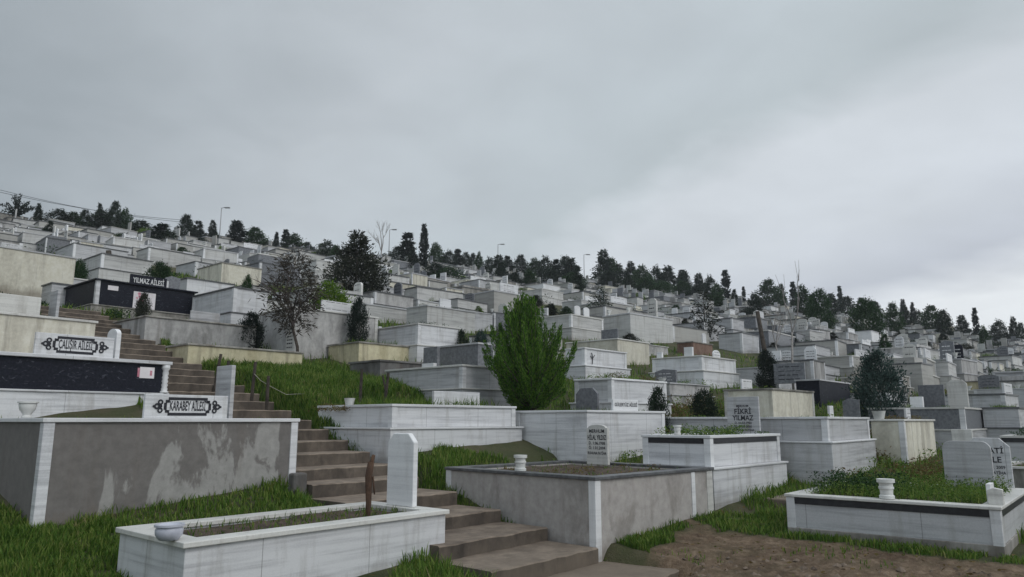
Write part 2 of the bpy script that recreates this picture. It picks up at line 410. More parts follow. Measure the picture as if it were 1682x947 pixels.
def dirt_np(X,Y):
    """1 on the trodden brown earth, 0 on grass"""
    r=np.hypot(X,Y)+.35*wob(X,Y,1.1); az=np.degrees(np.arctan2(X,Y))+2.5*wob(X,Y,.8,2.)
    w_=.16*wob(X,Y,1.9,.7)+.10*wob(X,Y,4.3,2.)
    f=FOOT[KEYS.index('grey_centre')]; u3=(X-f[0])*f[2][0]+(Y-f[1])*f[2][1]; v3=(X-f[0])*f[3][0]+(Y-f[1])*f[3][1]
    f=FOOT[KEYS.index('right_low')]; u4=(X-f[0])*f[2][0]+(Y-f[1])*f[2][1]; v4=(X-f[0])*f[3][0]+(Y-f[1])*f[3][1]
    d=np.minimum(np.minimum(-v3-.42+.25*(u3-1.),-u4-.38),3.0-u3+.0*v4)+w_
    d=np.where(v4<-.1,np.minimum(d,-v4*0+.3-.0*u4),d)
    near=smooth(d,-.08,.14)*smooth(az,1,5)*(1-smooth(az,52,60))
    return near*(.80+.2*smooth(wob(X,Y,2.7,5.),-.5,.1))
# polar sheet: fine in front of the camera, coarse elsewhere, out to the horizon
az=np.concatenate([np.arange(-52,52.01,.3),np.arange(54,306.1,4.)]); az=np.radians(az)
rr=[.5]
while rr[-1]<420: rr.append(rr[-1]*(1.011 if 4<rr[-1]<40 else 1.03)+.004)
rr=np.array(rr); NA,NR=len(az),len(rr)
RR,AZ=np.meshgrid(rr,az,indexing='ij'); X=(RR*np.sin(AZ)).ravel(); Y=(RR*np.cos(AZ)).ravel(); Z=terrain_np(X,Y)
D=dirt_np(X,Y); nearf=1-smooth(np.hypot(X,Y),14,22)
Z+=nearf*(.02*wob(X,Y,2.2)+D*(.024*wob(X,Y,4.1,1.)+.014*wob(X,Y,8.7,4.)+.007*np.random.default_rng(5).normal(size=len(X))))
i=np.arange(NR-1)[:,None]; j=np.arange(NA)[None,:]; j2=(j+1)%NA
F_=np.stack([i*NA+j,(i+1)*NA+j,(i+1)*NA+j2,i*NA+j2],-1).reshape(-1,4)
V_=np.stack([X,Y,Z],1)
nt,b=newmat('ground_mix')
at_=nt('ShaderNodeAttribute',attribute_name='dirt'); tc=nt('ShaderNodeTexCoord'); ov=tc.outputs['Object']
n1=noise(nt,ov,.9,6,.65); n2=noise(nt,ov,7,6,.7); n3=noise(nt,ov,38,4,.7)
grs=nt.ramp(n1,[(.3,(.040,.052,.020)),(.5,(.065,.070,.032)),(.68,(.11,.09,.06))])
drt=nt.mix(n3,nt.ramp(n2,[(.32,(.040,.024,.015)),(.5,(.135,.092,.060)),(.64,(.30,.225,.16))]),nt.ramp(n1,[(.35,(.08,.052,.034)),(.65,(.22,.16,.108))]))
c=nt.mix(at_.outputs['Fac'],grs,drt); c=nt.mix(.25,c,nt.ramp(n3,[(.3,.2),(.7,.75)]),'OVERLAY')
nt.l.new(c,b.inputs['Base Color']); b.inputs['Roughness'].default_value=.92; b.inputs['Specular IOR Level'].default_value=.2
bump(nt,b,nt.math('ADD',n3,n2),.8,.04)
g=mesh_np('ground',V_,F_,'ground_mix',attr={'dirt':D}); g.data.polygons.foreach_set('use_smooth',[True]*len(g.data.polygons)); tag(g,kind='structure',label='grassy hillside with a patch of trodden brown earth in front',cat='ground')
# ---------------------------------------------------------------- stairway
root=empty('concrete_stairs',(SR[0],SR[1],0),math.radians(90-SAZ)); tag(root,'long flight of worn brown concrete steps climbing left between the graves','stairs')
rs=random.Random(4)
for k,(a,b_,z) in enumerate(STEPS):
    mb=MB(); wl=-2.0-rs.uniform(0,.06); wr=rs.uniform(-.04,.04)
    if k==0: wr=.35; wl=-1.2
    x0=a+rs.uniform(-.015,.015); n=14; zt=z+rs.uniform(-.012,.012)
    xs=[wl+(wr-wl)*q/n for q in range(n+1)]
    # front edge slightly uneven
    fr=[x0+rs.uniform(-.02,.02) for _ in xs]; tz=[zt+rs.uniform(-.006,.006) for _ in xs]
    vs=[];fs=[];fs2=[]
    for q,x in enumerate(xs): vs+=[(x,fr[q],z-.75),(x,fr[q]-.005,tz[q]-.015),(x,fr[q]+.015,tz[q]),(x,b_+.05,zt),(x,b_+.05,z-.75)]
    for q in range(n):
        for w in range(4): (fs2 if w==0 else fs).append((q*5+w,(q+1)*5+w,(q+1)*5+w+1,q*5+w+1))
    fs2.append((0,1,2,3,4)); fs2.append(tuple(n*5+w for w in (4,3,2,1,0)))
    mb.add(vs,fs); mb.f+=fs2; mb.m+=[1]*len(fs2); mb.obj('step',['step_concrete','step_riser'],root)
# ---------------------------------------------------------------- graves
BY={h['key']:h for h in H}
GR='family graves on the hillside'
def to_local(h,x,y):
    A,B=axes(h['az']); dx,dy=x-h['x'],y-h['y']; return dx*A[0]+dy*A[1], dx*B[0]+dy*B[1]
def to_world(h,lx,ly):
    A,B=axes(h['az']); return h['x']+A[0]*lx+B[0]*ly, h['y']+A[1]*lx+B[1]*ly
def along(h,edge,u,off=0.0):
    """distance along the front (A) or side (B) edge that is seen in the direction u"""
    A,B=axes(h['az']); D=A if edge=='A' else B; O=B if edge=='A' else A
    k=(u-CX)/F; dz=h['top']-EYE; x0=h['x']+O[0]*off; y0=h['y']+O[1]*off
    return (k*(y0*CP+dz*SP)-x0)/(D[0]-k*D[1]*CP)
def stone_profile(shape,w,h):
    a=w/2
    if shape=='chamfer': c=.22*w; return [(-a,0),(a,0),(a,h-c),(a-c,h),(-a+c,h),(-a,h-c)]
    if shape=='arch': return [(-a,0),(a,0)]+[(a*math.cos(t),h-a*.55+a*.55*math.sin(t)) for t in [math.pi*k/12 for k in range(13)]]
    if shape=='shoulder':
        return [(-a,0),(a,0),(a,h-.13*w),(a-.06*w,h-.13*w)]+[((a-.08*w)*math.cos(t),h-.13*w+.13*w*math.sin(t)) for t in [math.pi*k/10 for k in range(11)]]+[(-a+.06*w,h-.13*w),(-a,h-.13*w)]
    if shape=='round': 
        c=.2*w; return [(-a,0),(a,0)]+[(a-c+c*math.cos(t),h-c+c*math.sin(t)) for t in [math.pi/2*k/6 for k in range(7)]]+[(-a+c-c*math.sin(t),h-c+c*math.cos(t)) for t in [math.pi/2*k/6 for k in range(7)]]
    if shape=='slant': return [(-a,0),(a,0),(a,h*.92),(-a*.2,h),(-a,h*.85)]
    return [(-a,0),(a,0),(a,h),(-a,h)]
def letters(lines,width,name='inscription',bold=.012):
    """lettering as one flat mesh in x (reading direction) and z; lines = [(text,size,gap)]"""
    mb_v=[];mb_f=[];z=0
    for txt,size,gap in lines:
        z-=size+gap
        cu=bpy.data.curves.new('lettering','FONT'); cu.body=txt; cu.size=size*1.38; cu.align_x='CENTER'; cu.offset=bold*size*2.; cu.resolution_u=2
        o=bpy.data.objects.new('lettering',cu); C.objects.link(o); dg=bpy.context.evaluated_depsgraph_get(); dg.update()
        me=bpy.data.meshes.new_from_object(o.evaluated_get(dg)); n=len(mb_v)
        xs=[v.co.x for v in me.vertices]; sc=min(1.,width/max(1e-6,(max(xs)-min(xs)))) if xs else 1
        mb_v+=[(v.co.x*sc,0,v.co.y+z) for v in me.vertices]; mb_f+=[tuple(i+n for i in p.vertices) for p in me.polygons]
        bpy.data.objects.remove(o); bpy.data.curves.remove(cu); bpy.data.meshes.remove(me)
    return mb_v,mb_f,-z
def face_obj(name,vs,fs,mat,parent,axis,at,proud=.004):
    """flat x-z shape set on the front face of a stone: axis A faces -y, axis B faces -x"""
    mb=MB()
    if axis=='A': mb.add([(at[0]+x,at[1]-proud+y,at[2]+z) for x,y,z in vs],fs)
    else: mb.add([(at[0]-proud+y,at[1]-x,at[2]+z) for x,y,z in vs],fs)
    return mb.obj(name,mat,parent,fix=False)
def stone(root,x,y,z,w,h,t=.05,axis='B',shape='rect',mat='marble_white',lines=None,lead=.08,tw=.82,name='headstone',bev=.006,ink='letter_black'):
    mb=MB(); mb.prism(stone_profile(shape,w,h),0,t,axis,(x,y,z)); o=mb.obj(name,mat,root,bevel=bev)
    if lines:
        vs,fs,_=letters(lines,w*tw); face_obj('inscription',vs,fs,ink,o,axis,(x,y,z+h-lead*h))
    return o
def scribble(root,x,y,z,w,h,axis,rng,rows=4,parent=None,mat='letter_black'):
    """worn lines of carving too far away to read"""
    vs=[];fs=[]
    for r in range(rows):
        zz=h*(.86-.66*r/max(1,rows-1)); p=-w*.36; hh=h*rng.uniform(.03,.055)
        while p<w*.32:
            q=min(p+w*rng.uniform(.12,.3),w*.37); n=len(vs); vs+=[(p,0,zz),(q,0,zz),(q,0,zz+hh),(p,0,zz+hh)]; fs.append((n,n+1,n+2,n+3)); p=q+w*.05
    return face_obj('inscription',vs,fs,mat,parent or root,axis,(x,y,z))
def plaque(root,x,y,z,w,h,text,t=.05,mat='marble_white'):
    """long name panel along the front edge with an ornamental cartouche round the family name"""
    o=stone(root,x,y,z,w,h,t,'A','rect',mat,name='name_panel')
    vs,fs,hh=letters([(text,h*.42,0)],w*.43,bold=.012); face_obj('inscription',vs,fs,'letter_black',o,'A',(x,y,z+h*.33+hh))
    mb=MB(); b=.06*h; cw=w*.235; ch=h*.33; cz=h*.5; yy=y-.005
    def bar(x0,z0,x1,z1): mb.box(x+x0,yy,z+z0,x+x1,yy+.004,z+z1)
    for s in(-1,1):
        bar(-cw,cz+s*ch-b,cw,cz+s*ch+b)
        bx=s*(cw+h*.12); bar(min(s*cw,bx),cz+ch-h*.12-b,max(s*cw,bx),cz+ch-h*.12+b); bar(min(s*cw,bx),cz-ch+h*.12-b,max(s*cw,bx),cz-ch+h*.12+b)
        bar(s*cw-b,cz+ch-h*.12-b*.9,s*cw+b,cz+ch-b); bar(s*cw-b,cz-ch+b,s*cw+b,cz-ch+h*.12+b*.9)
        bar(bx-b,cz-ch+h*.12+b,bx+b,cz+ch-h*.12-b)
        # scrolled rosette at each end
        for (ox,oz,r,ri) in ((.22,.17,.12,.05),(.22,-.17,.12,.05),(.36,0,.13,.05),(.20,0,.07,.0),(.50,0,.05,0.)):
            cx,cz2=bx+s*ox*h,cz+oz*h; n=12; v=[];f=[]
            for q in range(n):
                a=2*math.pi*q/n; v+=[(x+cx+r*h*math.cos(a),yy-.0012*(ox*9),z+cz2+r*h*math.sin(a)),(x+cx+ri*h*math.cos(a),yy-.0012*(ox*9),z+cz2+ri*h*math.sin(a))]
            for q in range(n): p=(q+1)%n; f.append((2*q,2*p,2*p+1,2*q+1))
            mb.add(v,f)
    mb.obj('cartouche','letter_black',o,fix=False)
    return o
def greenery(name,x0,y0,x1,y1,z,n,hmax,mat,parent,seed=1,blade=False,spread=1.0,clump=None):
    ls=.55; n=n if blade else int(n*2.2)
    rng=np.random.default_rng(seed)
    if blade:
        P=np.stack([rng.uniform(x0,x1,n),rng.uniform(y0,y1,n),np.full(n,z)],1); D=unit(np.stack([rng.normal(0,.35,n),rng.normal(0,.35,n),np.ones(n)],1))
        v,f=leaves(P,D,hmax*rng.uniform(.3,1,n),.010+.006*rng.random(n),rng,curl=.15)
    else:
        k=clump or max(4,n//40); cs=np.stack([rng.uniform(x0,x1,k),rng.uniform(y0,y1,k)],1); hs=hmax*rng.uniform(.35,1,k); id_=rng.integers(0,k,n); hz=rng.random(n)**.7*hs[id_]
        P=np.stack([cs[id_,0]+rng.normal(0,.09*spread,n)*(1-.4*hz/hmax),cs[id_,1]+rng.normal(0,.09*spread,n)*(1-.4*hz/hmax),z+hz],1)
        P[:,0]=np.clip(P[:,0],x0-.1,x1+.1); P[:,1]=np.clip(P[:,1],y0-.1,y1+.1)
        D=unit(np.stack([rng.normal(0,1,n),rng.normal(0,1,n),rng.uniform(-.1,1.1,n)],1))
        v,f=leaves(P,D,rng.uniform(.04,.10,n)*spread*ls,rng.uniform(.02,.045,n)*spread*ls,rng,curl=.1)
    o=mesh_np(name,v,f,mat,parent); o['kind']='stuff'; return o
def grave(h,label,wall='marble_white',cop='marble_clean',tiers=1,ledge=None,lower=None,post=None,band=None,cw=.16,ct=.045,oh=.035,bed='soil',plants=None,near=False,lw=.09,posts=(1,1,1),panels=False,lowcop=None):
    """open kerbed grave: walls, coping round a planted bed, corner posts; origin at its near corner on the ground"""
    LA,LB,hh=h['LA'],h['LB'],h['h']
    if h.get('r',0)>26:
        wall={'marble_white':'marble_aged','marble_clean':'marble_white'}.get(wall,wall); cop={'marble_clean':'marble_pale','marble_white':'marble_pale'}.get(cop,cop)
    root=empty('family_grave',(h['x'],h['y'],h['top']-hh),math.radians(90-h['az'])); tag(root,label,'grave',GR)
    bev=.008 if near else 0; dn=-1.0; zt=hh-ct; wb=dn
    def wallblock(name,x0,y0,x1,y1,z0,z1,mat):
        mb=MB(); wth=min(.18,LA*.2,LB*.2); mb.ring(x0,y0,x1,y1,wth,z0,z1); return mb.obj(name,mat,root,bevel=bev)
    if tiers==2:
        lz=ledge if ledge is not None else hh*.5
        wallblock('lower_tier',-lw,-lw,LA+lw,LB+lw,dn,lz-.035,lower or wall)
        mb=MB(); mb.ring(-lw-.03,-lw-.03,LA+lw+.03,LB+lw+.03,lw+.25,lz-.034,lz); mb.obj('ledge',lowcop or cop,root,bevel=bev)
        wb=lz+.001
    wallblock('wall',0,0,LA,LB,wb,zt-.001,wall)
    if panels:
        pass
    mb=MB(); mb.ring(-oh,-oh,LA+oh,LB+oh,cw+oh,zt,hh); mb.obj('coping',cop,root,bevel=bev)
    if band:
        mb=MB(); mb.ring(-.012,-.012,LA+.012,LB+.012,.03,zt-.09,zt-.002); mb.obj('band',band,root)
    if post:
        pw=.10
        zb=max(wb,dn)
        if posts[0]: mb=MB(); mb.box(-.018,-.018,zb,pw,pw,zt-.002); mb.obj('corner_post',post,root,bevel=bev)
        if posts[1]: mb=MB(); mb.box(LA-pw,-.018,zb,LA+.018,pw,zt-.002); mb.obj('corner_post',post,root,bevel=bev)
        if posts[2]: mb=MB(); mb.box(-.018,LB-pw,zb,pw,LB+.018,zt-.002); mb.obj('corner_post',post,root,bevel=bev)
    if bed:
        mb=MB(); n=10; rs=random.Random(int(h['x']*100)); x0,y0,x1,y1=cw-.01,cw-.01,LA-cw+.01,LB-cw+.01
        vs=[(x0+(x1-x0)*i/n,y0+(y1-y0)*j/n,hh-.07+rs.uniform(-.03,.05)*(0 if i in(0,n) or j in(0,n) else 1)) for j in range(n+1) for i in range(n+1)]
        mb.add(vs,[(j*(n+1)+i,j*(n+1)+i+1,(j+1)*(n+1)+i+1,(j+1)*(n+1)+i) for j in range(n) for i in range(n)]); mb.obj('earth_bed',bed,root,smooth=True)
    if plants:
        for q,(mat,n,hm,bl,reg) in enumerate(plants):
            x0,y0,x1,y1=reg or (cw,cw,LA-cw,LB-cw); greenery('planting',x0,y0,x1,y1,hh-.06,n,hm,mat,root,seed=int(abs(h['x'])*97)+q,blade=bl)
    h['root']=root; return root
URN=[(.055,0),(.06,.015),(.045,.035),(.05,.05),(.085,.10),(.10,.16),(.092,.175),(.115,.18),(.115,.20),(.09,.20),(.08,.17),(.03,.15)]
CYL=[(.06,0),(.075,.005),(.075,.035),(.062,.045),(.066,.10),(.075,.105),(.075,.125),(.066,.13),(.07,.165),(.088,.17),(.088,.205),(.065,.205),(.055,.18),(.02,.16)]
BOWL=[(.07,0),(.10,.01),(.135,.06),(.14,.11),(.125,.135),(.15,.145),(.15,.165),(.12,.165),(.10,.13),(.03,.11)]
CUP=[(.07,0),(.075,.01),(.10,.12),(.105,.13),(.09,.13),(.07,.09),(.02,.08)]
def pot(h,lx,ly,prof,sc,mat,label,name='flower_pot',stuff=None):
    x,y=to_world(h,lx,ly); mb=MB(); mb.lathe([(r*sc,z*sc) for r,z in prof],n=24); o=mb.obj(name,mat,smooth=True); o.location=(x,y,h['top']+.001); tag(o,label,'flower pot','pots standing on the graves'); 
    md=o.modifiers.new('edge','EDGE_SPLIT'); md.split_angle=math.radians(50)
    if stuff: greenery('planting',-.05,-.05,.05,.05,.12*sc,stuff[1],stuff[2],stuff[0],o,seed=5,clump=3)
    return o
g=grave
# --- the row at the foot of the hill
h=BY['near_white']; r=g(h,'low white marble kerb grave nearest the camera with a plain upright stone',near=True,cop='marble_pale',cw=.2,ct=.05,post=None,plants=[('grass_green',500,.10,True,None)])
ux=LAe=h['LA']; stone(r,ux-.13,h['LB']*.5,h['h'],.50,.89,.075,'B','chamfer','marble_clean',bev=.012)
pot(h,along(h,'A',290)+.02,.20,BOWL,.85,'ceramic_grey','squat grey bowl shaped pot on the corner of the nearest white grave')
h=BY['grey_left']; r=g(h,'tall grey plaster grave with damp stains and a white corner post, left of the steps',wall='plaster_wet',cop='marble_clean',near=True,post='marble_white',cw=.2,ct=.05,posts=(1,1,0),plants=[('grass_green',200,.12,True,None)])
x0,x1=along(h,'A',237),along(h,'A',374); plaque(r,(x0+x1)/2,.02,h['h'],x1-x0,.30,'KARABEY AİLESİ')
stone(r,along(h,'A',366,.4)-.03,.40,h['h'],.42,.74,.06,'B','rect','marble_grey')
pot(h,.10,along(h,'B',28),URN,1.0,'ceramic_white','white flared urn on the left end of the tall grey plaster grave')
h=BY['grey_centre']; r=g(h,'bare grey plaster grave with a thin dark coping, right of the bottom steps',wall='plaster_damp',cop='coping_dark',near=True,post='marble_clean',cw=.17,ct=.045,posts=(1,0,1),plants=[('grass_green',160,.10,True,None),('leaf_autumn',260,.07,False,None)])
mb=MB(); xx=along(h,'A',1137); mb.box(xx-.05,-.014,-1.,xx+.05,.05,h['h']-.048); mb.obj('pilaster','marble_clean',r,bevel=.006)
mb=MB(); mb.box(h['LA']-.16,-.012,-1.,h['LA']+.012,.05,h['h']-.048); mb.obj('pilaster','marble_pale',r,bevel=.006)
px,py=to_local(h,*at(981,757,13.0)[:2]); px=min(px,h['LA']-.2); py=min(py,h['LB']-.3)
stone(r,px,py,h['h']-.02,.46,.68,.06,'B','shoulder','marble_pale',[('MERHUM',.06,.0),('HİLAL YILDIZ',.085,.035),('D. 1.06.1938',.05,.03),('Ö. 1.01.2004',.05,.03),('RUHUNA FATİHA',.05,.04)],lead=.12,tw=.88)
pot(h,.1,along(h,'B',847),CYL,1.12,'ceramic_white','white ribbed cylinder pot on the dark coping of the bare grey grave')
h=BY['right_low']; r=g(h,'low white marble grave full of green weeds at the right edge with a black band',wall='marble_grey',cop='marble_pale',near=True,post='marble_white',band='band_black',cw=.2,ct=.04,plants=[('leaf_weed',3600,.26,False,None),('leaf_green',1600,.36,False,(.5,1.3,1.8,2.4)),('grass_green',1600,.26,True,None)])
px,py=to_local(h,*at(1593,797,13.3)[:2]); stone(r,px,py,h['h']-.05,.64,.76,.07,'B','round','marble_grey')
px,py=to_local(h,*at(1627,790,13.9)[:2]); stone(r,px,py,h['h']-.05,.60,.80,.06,'B','chamfer','marble_white',[('HAYATİ',.085,.02),('SÖYLE',.09,.05),('D. 1944  Ö. 2009',.045,.05),('RUHUNA FATİHA',.045,.04)],tw=.72,lead=.16)
pot(h,.1,along(h,'B',1454),CYL,1.25,'ceramic_white','white waisted pot on the low weed filled grave at the right')
mb=MB(); 
mb=MB(); mb.ring(-.02,-.02,h['LA']+.02,h['LB']+.02,.2,-1.,.13); mb.obj('footing','concrete',r,bevel=.01)
px,py=to_local(h,*at(1588,790,14.6)[:2]); stone(r,px,py,h['h']-.05,.30,.92,.05,'B','rect','marble_pale'); stone(r,.45,.10,h['h'],.30,.24,.05,'A','rect','marble_clean',name='footstone'); stone(r,.22,.05,h['h'],.16,.20,.10,'B','slant','marble_pale',name='footstone')
h=BY['white_band']; r=g(h,'two tier white grave with a black band and a thin upright inscribed stone behind it',tiers=2,ledge=.52,band='band_black',near=True,post='marble_clean',plants=[('leaf_weed',700,.24,False,None),('leaf_green',300,.2,False,None)])
stone(r,h['LA']-.12,h['LB']*.5,h['h'],.66,.70,.05,'B','rect','marble_grey',[('MERHUM',.045,.0),('FİKRİ',.10,.03),('YILMAZ',.10,.025),('D. 01.03.1950',.045,.025),('Ö. 07.09.2005',.045,.025),('RUHUNA FATİHA',.04,.025)],lead=.22,tw=.66)
pot(h,.12,along(h,'B',1112,.1),CYL,.8,'ceramic_white','small white pot on the left edge of the black banded white grave')
h=BY['white_steps']; r=g(h,'long two tier white marble grave beside the steps, grass spilling over its left edge',tiers=2,ledge=.50,near=True,post='marble_clean',lw=.11,plants=[('grass_green',1500,.30,True,None),('leaf_weed',400,.14,False,None)])
x0,x1=along(h,'A',712,.6),along(h,'A',788,.6); stone(r,(x0+x1)/2,.6,h['h']-.02,x1-x0,.30,.05,'A','rect','marble_white',name='name_panel')
pot(h,.12,along(h,'B',565),CUP,1.0,'ceramic_white','small cream cup on the grassy left edge of the long white grave by the steps')
greenery('planting',-.15,1.3,.12,2.3,h['h']-.12,260,.16,'leaf_autumn',r,seed=77)
h=BY['white_cross']; r=g(h,'large pale marble grave under the bright green conifer',near=True,wall='marble_white',post='marble_clean',posts=(0,1,1),plants=[('grass_green',500,.16,True,None)])
x0,x1=along(h,'A',1007,.05),along(h,'A',1048,.05); o=stone(r,(x0+x1)/2,.04,h['h'],x1-x0,.22,.05,'A','rect','marble_clean',[('GÜLERYÜZ AİLESİ',.07,0)],lead=.3,tw=.9,name='name_panel')
px=.9; stone(r,px,px*h['LB']/h['LA']*1.15,h['h'],.55,.46,.06,'B','chamfer','granite_grey')
h=BY['grey_behind']; r=g(h,'broad two tier grey marble grave with a ledge halfway up, behind the inscribed stone',wall='marble_grey',tiers=2,ledge=.74,near=True,cop='marble_white',post='marble_white',posts=(1,1,0),plants=[('leaf_weed',250,.12,False,None)])
stone(r,along(h,'A',1383,.3),.5,h['h'],.26,.24,.05,'A','rect','marble_clean',name='footstone'); stone(r,along(h,'A',1406,.9),1.0,h['h'],.40,.48,.06,'B','slant','granite_grey')
h=BY['cream_pot']; r=g(h,'narrow cream plaster grave with a stained white corner and autumn coloured weeds on top',wall='plaster_cream',cop='marble_pale',near=True,post='marble_clean',posts=(1,0,0),plants=[('leaf_autumn',300,.16,False,None)])
pot(h,.1,along(h,'B',1442),CUP,1.4,'ceramic_white','white pot on the narrow cream plaster grave')
stone(r,along(h,'A',1497,.2),.25,h['h'],.36,.25,.05,'A','rect','marble_white',name='headstone')
scribble(r,along(h,'A',1497,.2),.25,h['h'],.36,.25,'A',random.Random(3),3,parent=r.children[-1])
h=BY['grey_long']; r=g(h,'long grey two tier grave with a wide pale coping, right of the cream plaster grave',wall='granite_grey',lower='marble_grey',cop='marble_pale',tiers=2,ledge=.55,post='marble_white',posts=(1,0,0),plants=[('leaf_weed',300,.12,False,None)])
stone(r,along(h,'B',1500)*0+.2,along(h,'B',1503),h['h'],.3,.28,.16,'B','rect','marble_clean',name='footstone')
stone(r,1.2,.9,h['h'],.62,.62,.08,'B','rect','granite_grey'); stone(r,2.6,.5,h['h'],.5,.8,.08,'B','chamfer','marble_pale')
h=BY['grey_right']; r=g(h,'grey two tier grave cut by the right edge of the photo, upper one',wall='marble_grey',cop='coping_dark',tiers=2,ledge=.55,plants=[('grass_green',250,.2,True,None)])
h=BY['grey_edge']; r=g(h,'small dark coped grave at the right edge beside the inscribed stones',wall='marble_grey',cop='marble_pale',band='band_black',plants=[('leaf_green',300,.25,False,None)])
# --- left of the steps
h=BY['black_family']; r=g(h,'long grave of black granite over white marble with white baluster corner',wall='granite_black',lower='marble_white',tiers=2,ledge=.72,cop='marble_white',lowcop='marble_white',near=True,ct=.06,lw=.03,oh=.07,plants=[('grass_green',100,.12,True,None)])
x0,x1=along(h,'A',56),along(h,'A',186); plaque(r,(x0+x1)/2,.02,h['h'],x1-x0,.36,'ÇALIŞIR AİLESİ')
stone(r,along(h,'A',193),.32,h['h'],.40,.56,.08,'B','arch','marble_clean')
mb=MB(); mb.lathe([(.075,.721),(.075,.75),(.05,.77),(.06,.80),(.045,.83),(.06,.87),(.045,.90),(.06,.94),(.045,.97),(.06,1.01),(.045,1.04),(.06,1.08),(.05,1.13),(.075,1.17),(.075,1.235)],(h['LA']-.02,-.0,0),n=16); mb.obj('baluster','marble_clean',r,smooth=True)
xx=along(h,'A',243); mb=MB(); mb.box(xx-.13,-.012,.98,xx+.13,-.002,1.18); o=mb.obj('plate','paper',r); 
mb=MB(); mb.box(xx-.17,-.010,1.0,xx-.132,-.002,1.16); mb.box(xx+.05,-.0145,1.03,xx+.09,-.0125,1.12); mb.obj('emblem','paper_pink',o)
h=BY['cream_tall']; r=g(h,'tall stained cream plaster grave above the black granite one',wall='plaster_cream',cop='marble_pale',near=True,ct=.05,plants=[('grass_green',250,.2,True,None)])
stone(r,along(h,'A',100),.5,h['h'],.40,.62,.06,'B','rect','marble_grey'); mb=MB(); xx=along(h,'A',30); mb.box(.4,.35,h['h']-.05,along(h,'A',76),1.6,h['h']+.42); mb.obj('upper_block','marble_pale',r,bevel=.01)
# --- right of the upper steps
h=BY['black_banner']; r=g(h,'black granite grave on a concrete base with a pink flower poster on its front',wall='granite_black',cop='granite_black',lower='concrete',lowcop='concrete',tiers=2,ledge=.50,post='marble_white',posts=(1,0,1),lw=.16,near=True,oh=.08,plants=[('leaf_dark',150,.2,False,None)])
x0,x1=along(h,'A',221),along(h,'A',257); mb=MB(); mb.box(x0,-.012,.54,x1,-.004,1.06); o=mb.obj('poster','paper',r)
mb=MB(); rs=random.Random(2)
for _ in range(9):
    cx,cz,rr_=x0+(x1-x0)*rs.uniform(.15,.45),rs.uniform(.74,1.0),rs.uniform(.03,.06); n=9; k=_*.0004
    mb.add([(cx+rr_*math.cos(2*math.pi*q/n)*rs.uniform(.7,1),-.0135-k,cz+rr_*math.sin(2*math.pi*q/n)*rs.uniform(.7,1)) for q in range(n)],[tuple(range(n))])
mb.obj('flower_print','paper_pink',o,fix=False)
x0,x1=along(h,'A',212,.5),along(h,'A',272,.5); stone(r,(x0+x1)/2,.45,h['h']-.02,x1-x0,.40,.06,'A','rect','granite_black',[('YILMAZ AİLESİ',.17,0)],lead=.22,tw=.85,name='name_panel',ink='letter_white')
stone(r,2.6,.7,h['h'],.5,.55,.07,'A','slant','granite_grey'); stone(r,2.2,.55,h['h'],.4,.36,.05,'A','slant','marble_white')
mb=MB(); mb.box(.32,-.012,1.0,.62,-.003,1.14); mb.obj('plate','paper',r)
h=BY['stained']; r=g(h,'streaky stained concrete grave right of the upper steps',wall='plaster_grey',cop='concrete',near=True,post='marble_pale',posts=(0,1,0),plants=[('grass_green',200,.15,True,None)])
x0,x1=along(h,'A',312,.9),along(h,'A',360,.9); stone(r,(x0+x1)/2,.9,h['h']-.03,x1-x0,.42,.05,'A','rect','marble_grey',name='name_panel')
h=BY['cream_low']; r=g(h,'low pale yellow plaster grave at the top of the grassy bank',wall='plaster_yellow',cop='concrete',near=True,plants=[('grass_green',500,.14,True,None),('leaf_weed',150,.1,False,None)])
stone(r,along(h,'A',478,.5),.6,h['h'],.36,.75,.06,'B','rect','marble_pale'); scribble(r,along(h,'A',478,.5),.6,h['h'],.36,.75,'B',random.Random(3),6,parent=r.children[-1])
h=BY['plaster_panel']; r=g(h,'big unpainted grey plaster grave behind the leaning twiggy tree',wall='plaster_grey',cop='marble_pale',near=True,post='marble_pale',posts=(0,1,0),plants=[('grass_green',120,.12,True,None)])
x0,x1=along(h,'A',528,.05),along(h,'A',576,.05); o=stone(r,(x0+x1)/2,.05,h['h'],x1-x0,.32,.05,'A','rect','marble_clean',name='name_panel'); scribble(r,(x0+x1)/2,.05,h['h'],x1-x0,.32,'A',random.Random(8),2,parent=o)
g(BY['yellow_low'],'low crumbling yellow plaster grave half sunk in the grassy bank',wall='plaster_yellow',cop='concrete',plants=[('grass_green',420,.28,True,None)])
g(BY['dark_wall'],'low dark concrete grave without any stone, above the grassy bank',wall='concrete_dark',cop='concrete_dark',plants=None)
h=BY['grey_ledge']; r=g(h,'wide grey two tier grave left of the bright green conifer with a tall grey stone',wall='marble_grey',tiers=2,ledge=.38,cop='marble_pale',near=True,post='marble_white',posts=(1,0,0),plants=[('grass_green',200,.12,True,None)])
yy=along(h,'B',706,.4); stone(r,.4,yy,h['h'],.50,.52,.09,'B','rect','granite_grey'); stone(r,.06,along(h,'B',699),h['h'],.42,.09,.1,'B','rect','marble_clean',name='footstone')
h=BY['white_two']; r=g(h,'bright two tier white grave with a ledge, left of the conifer, hedge behind it',tiers=2,ledge=.5,cop='marble_pale',near=True,post='marble_white',posts=(1,0,0),plants=[('leaf_green',500,.2,False,None)])
h=BY['grey_small']; r=g(h,'low grey slab sided grave touching the left side of the conifer',wall='granite_grey',cop='marble_grey',plants=[('leaf_autumn',200,.1,False,None)])
stone(r,along(h,'A',802,.1),.15,h['h']-.5,.5,.55,.05,'B','rect','marble_grey')
h=BY['white_mid']; r=g(h,'white grave with a plain right end, two rows above the tall grey stone',cop='marble_grey',plants=[('leaf_green',300,.25,False,None)])
stone(r,1.2,.25,h['h'],.6,.4,.06,'A','rect','marble_white')
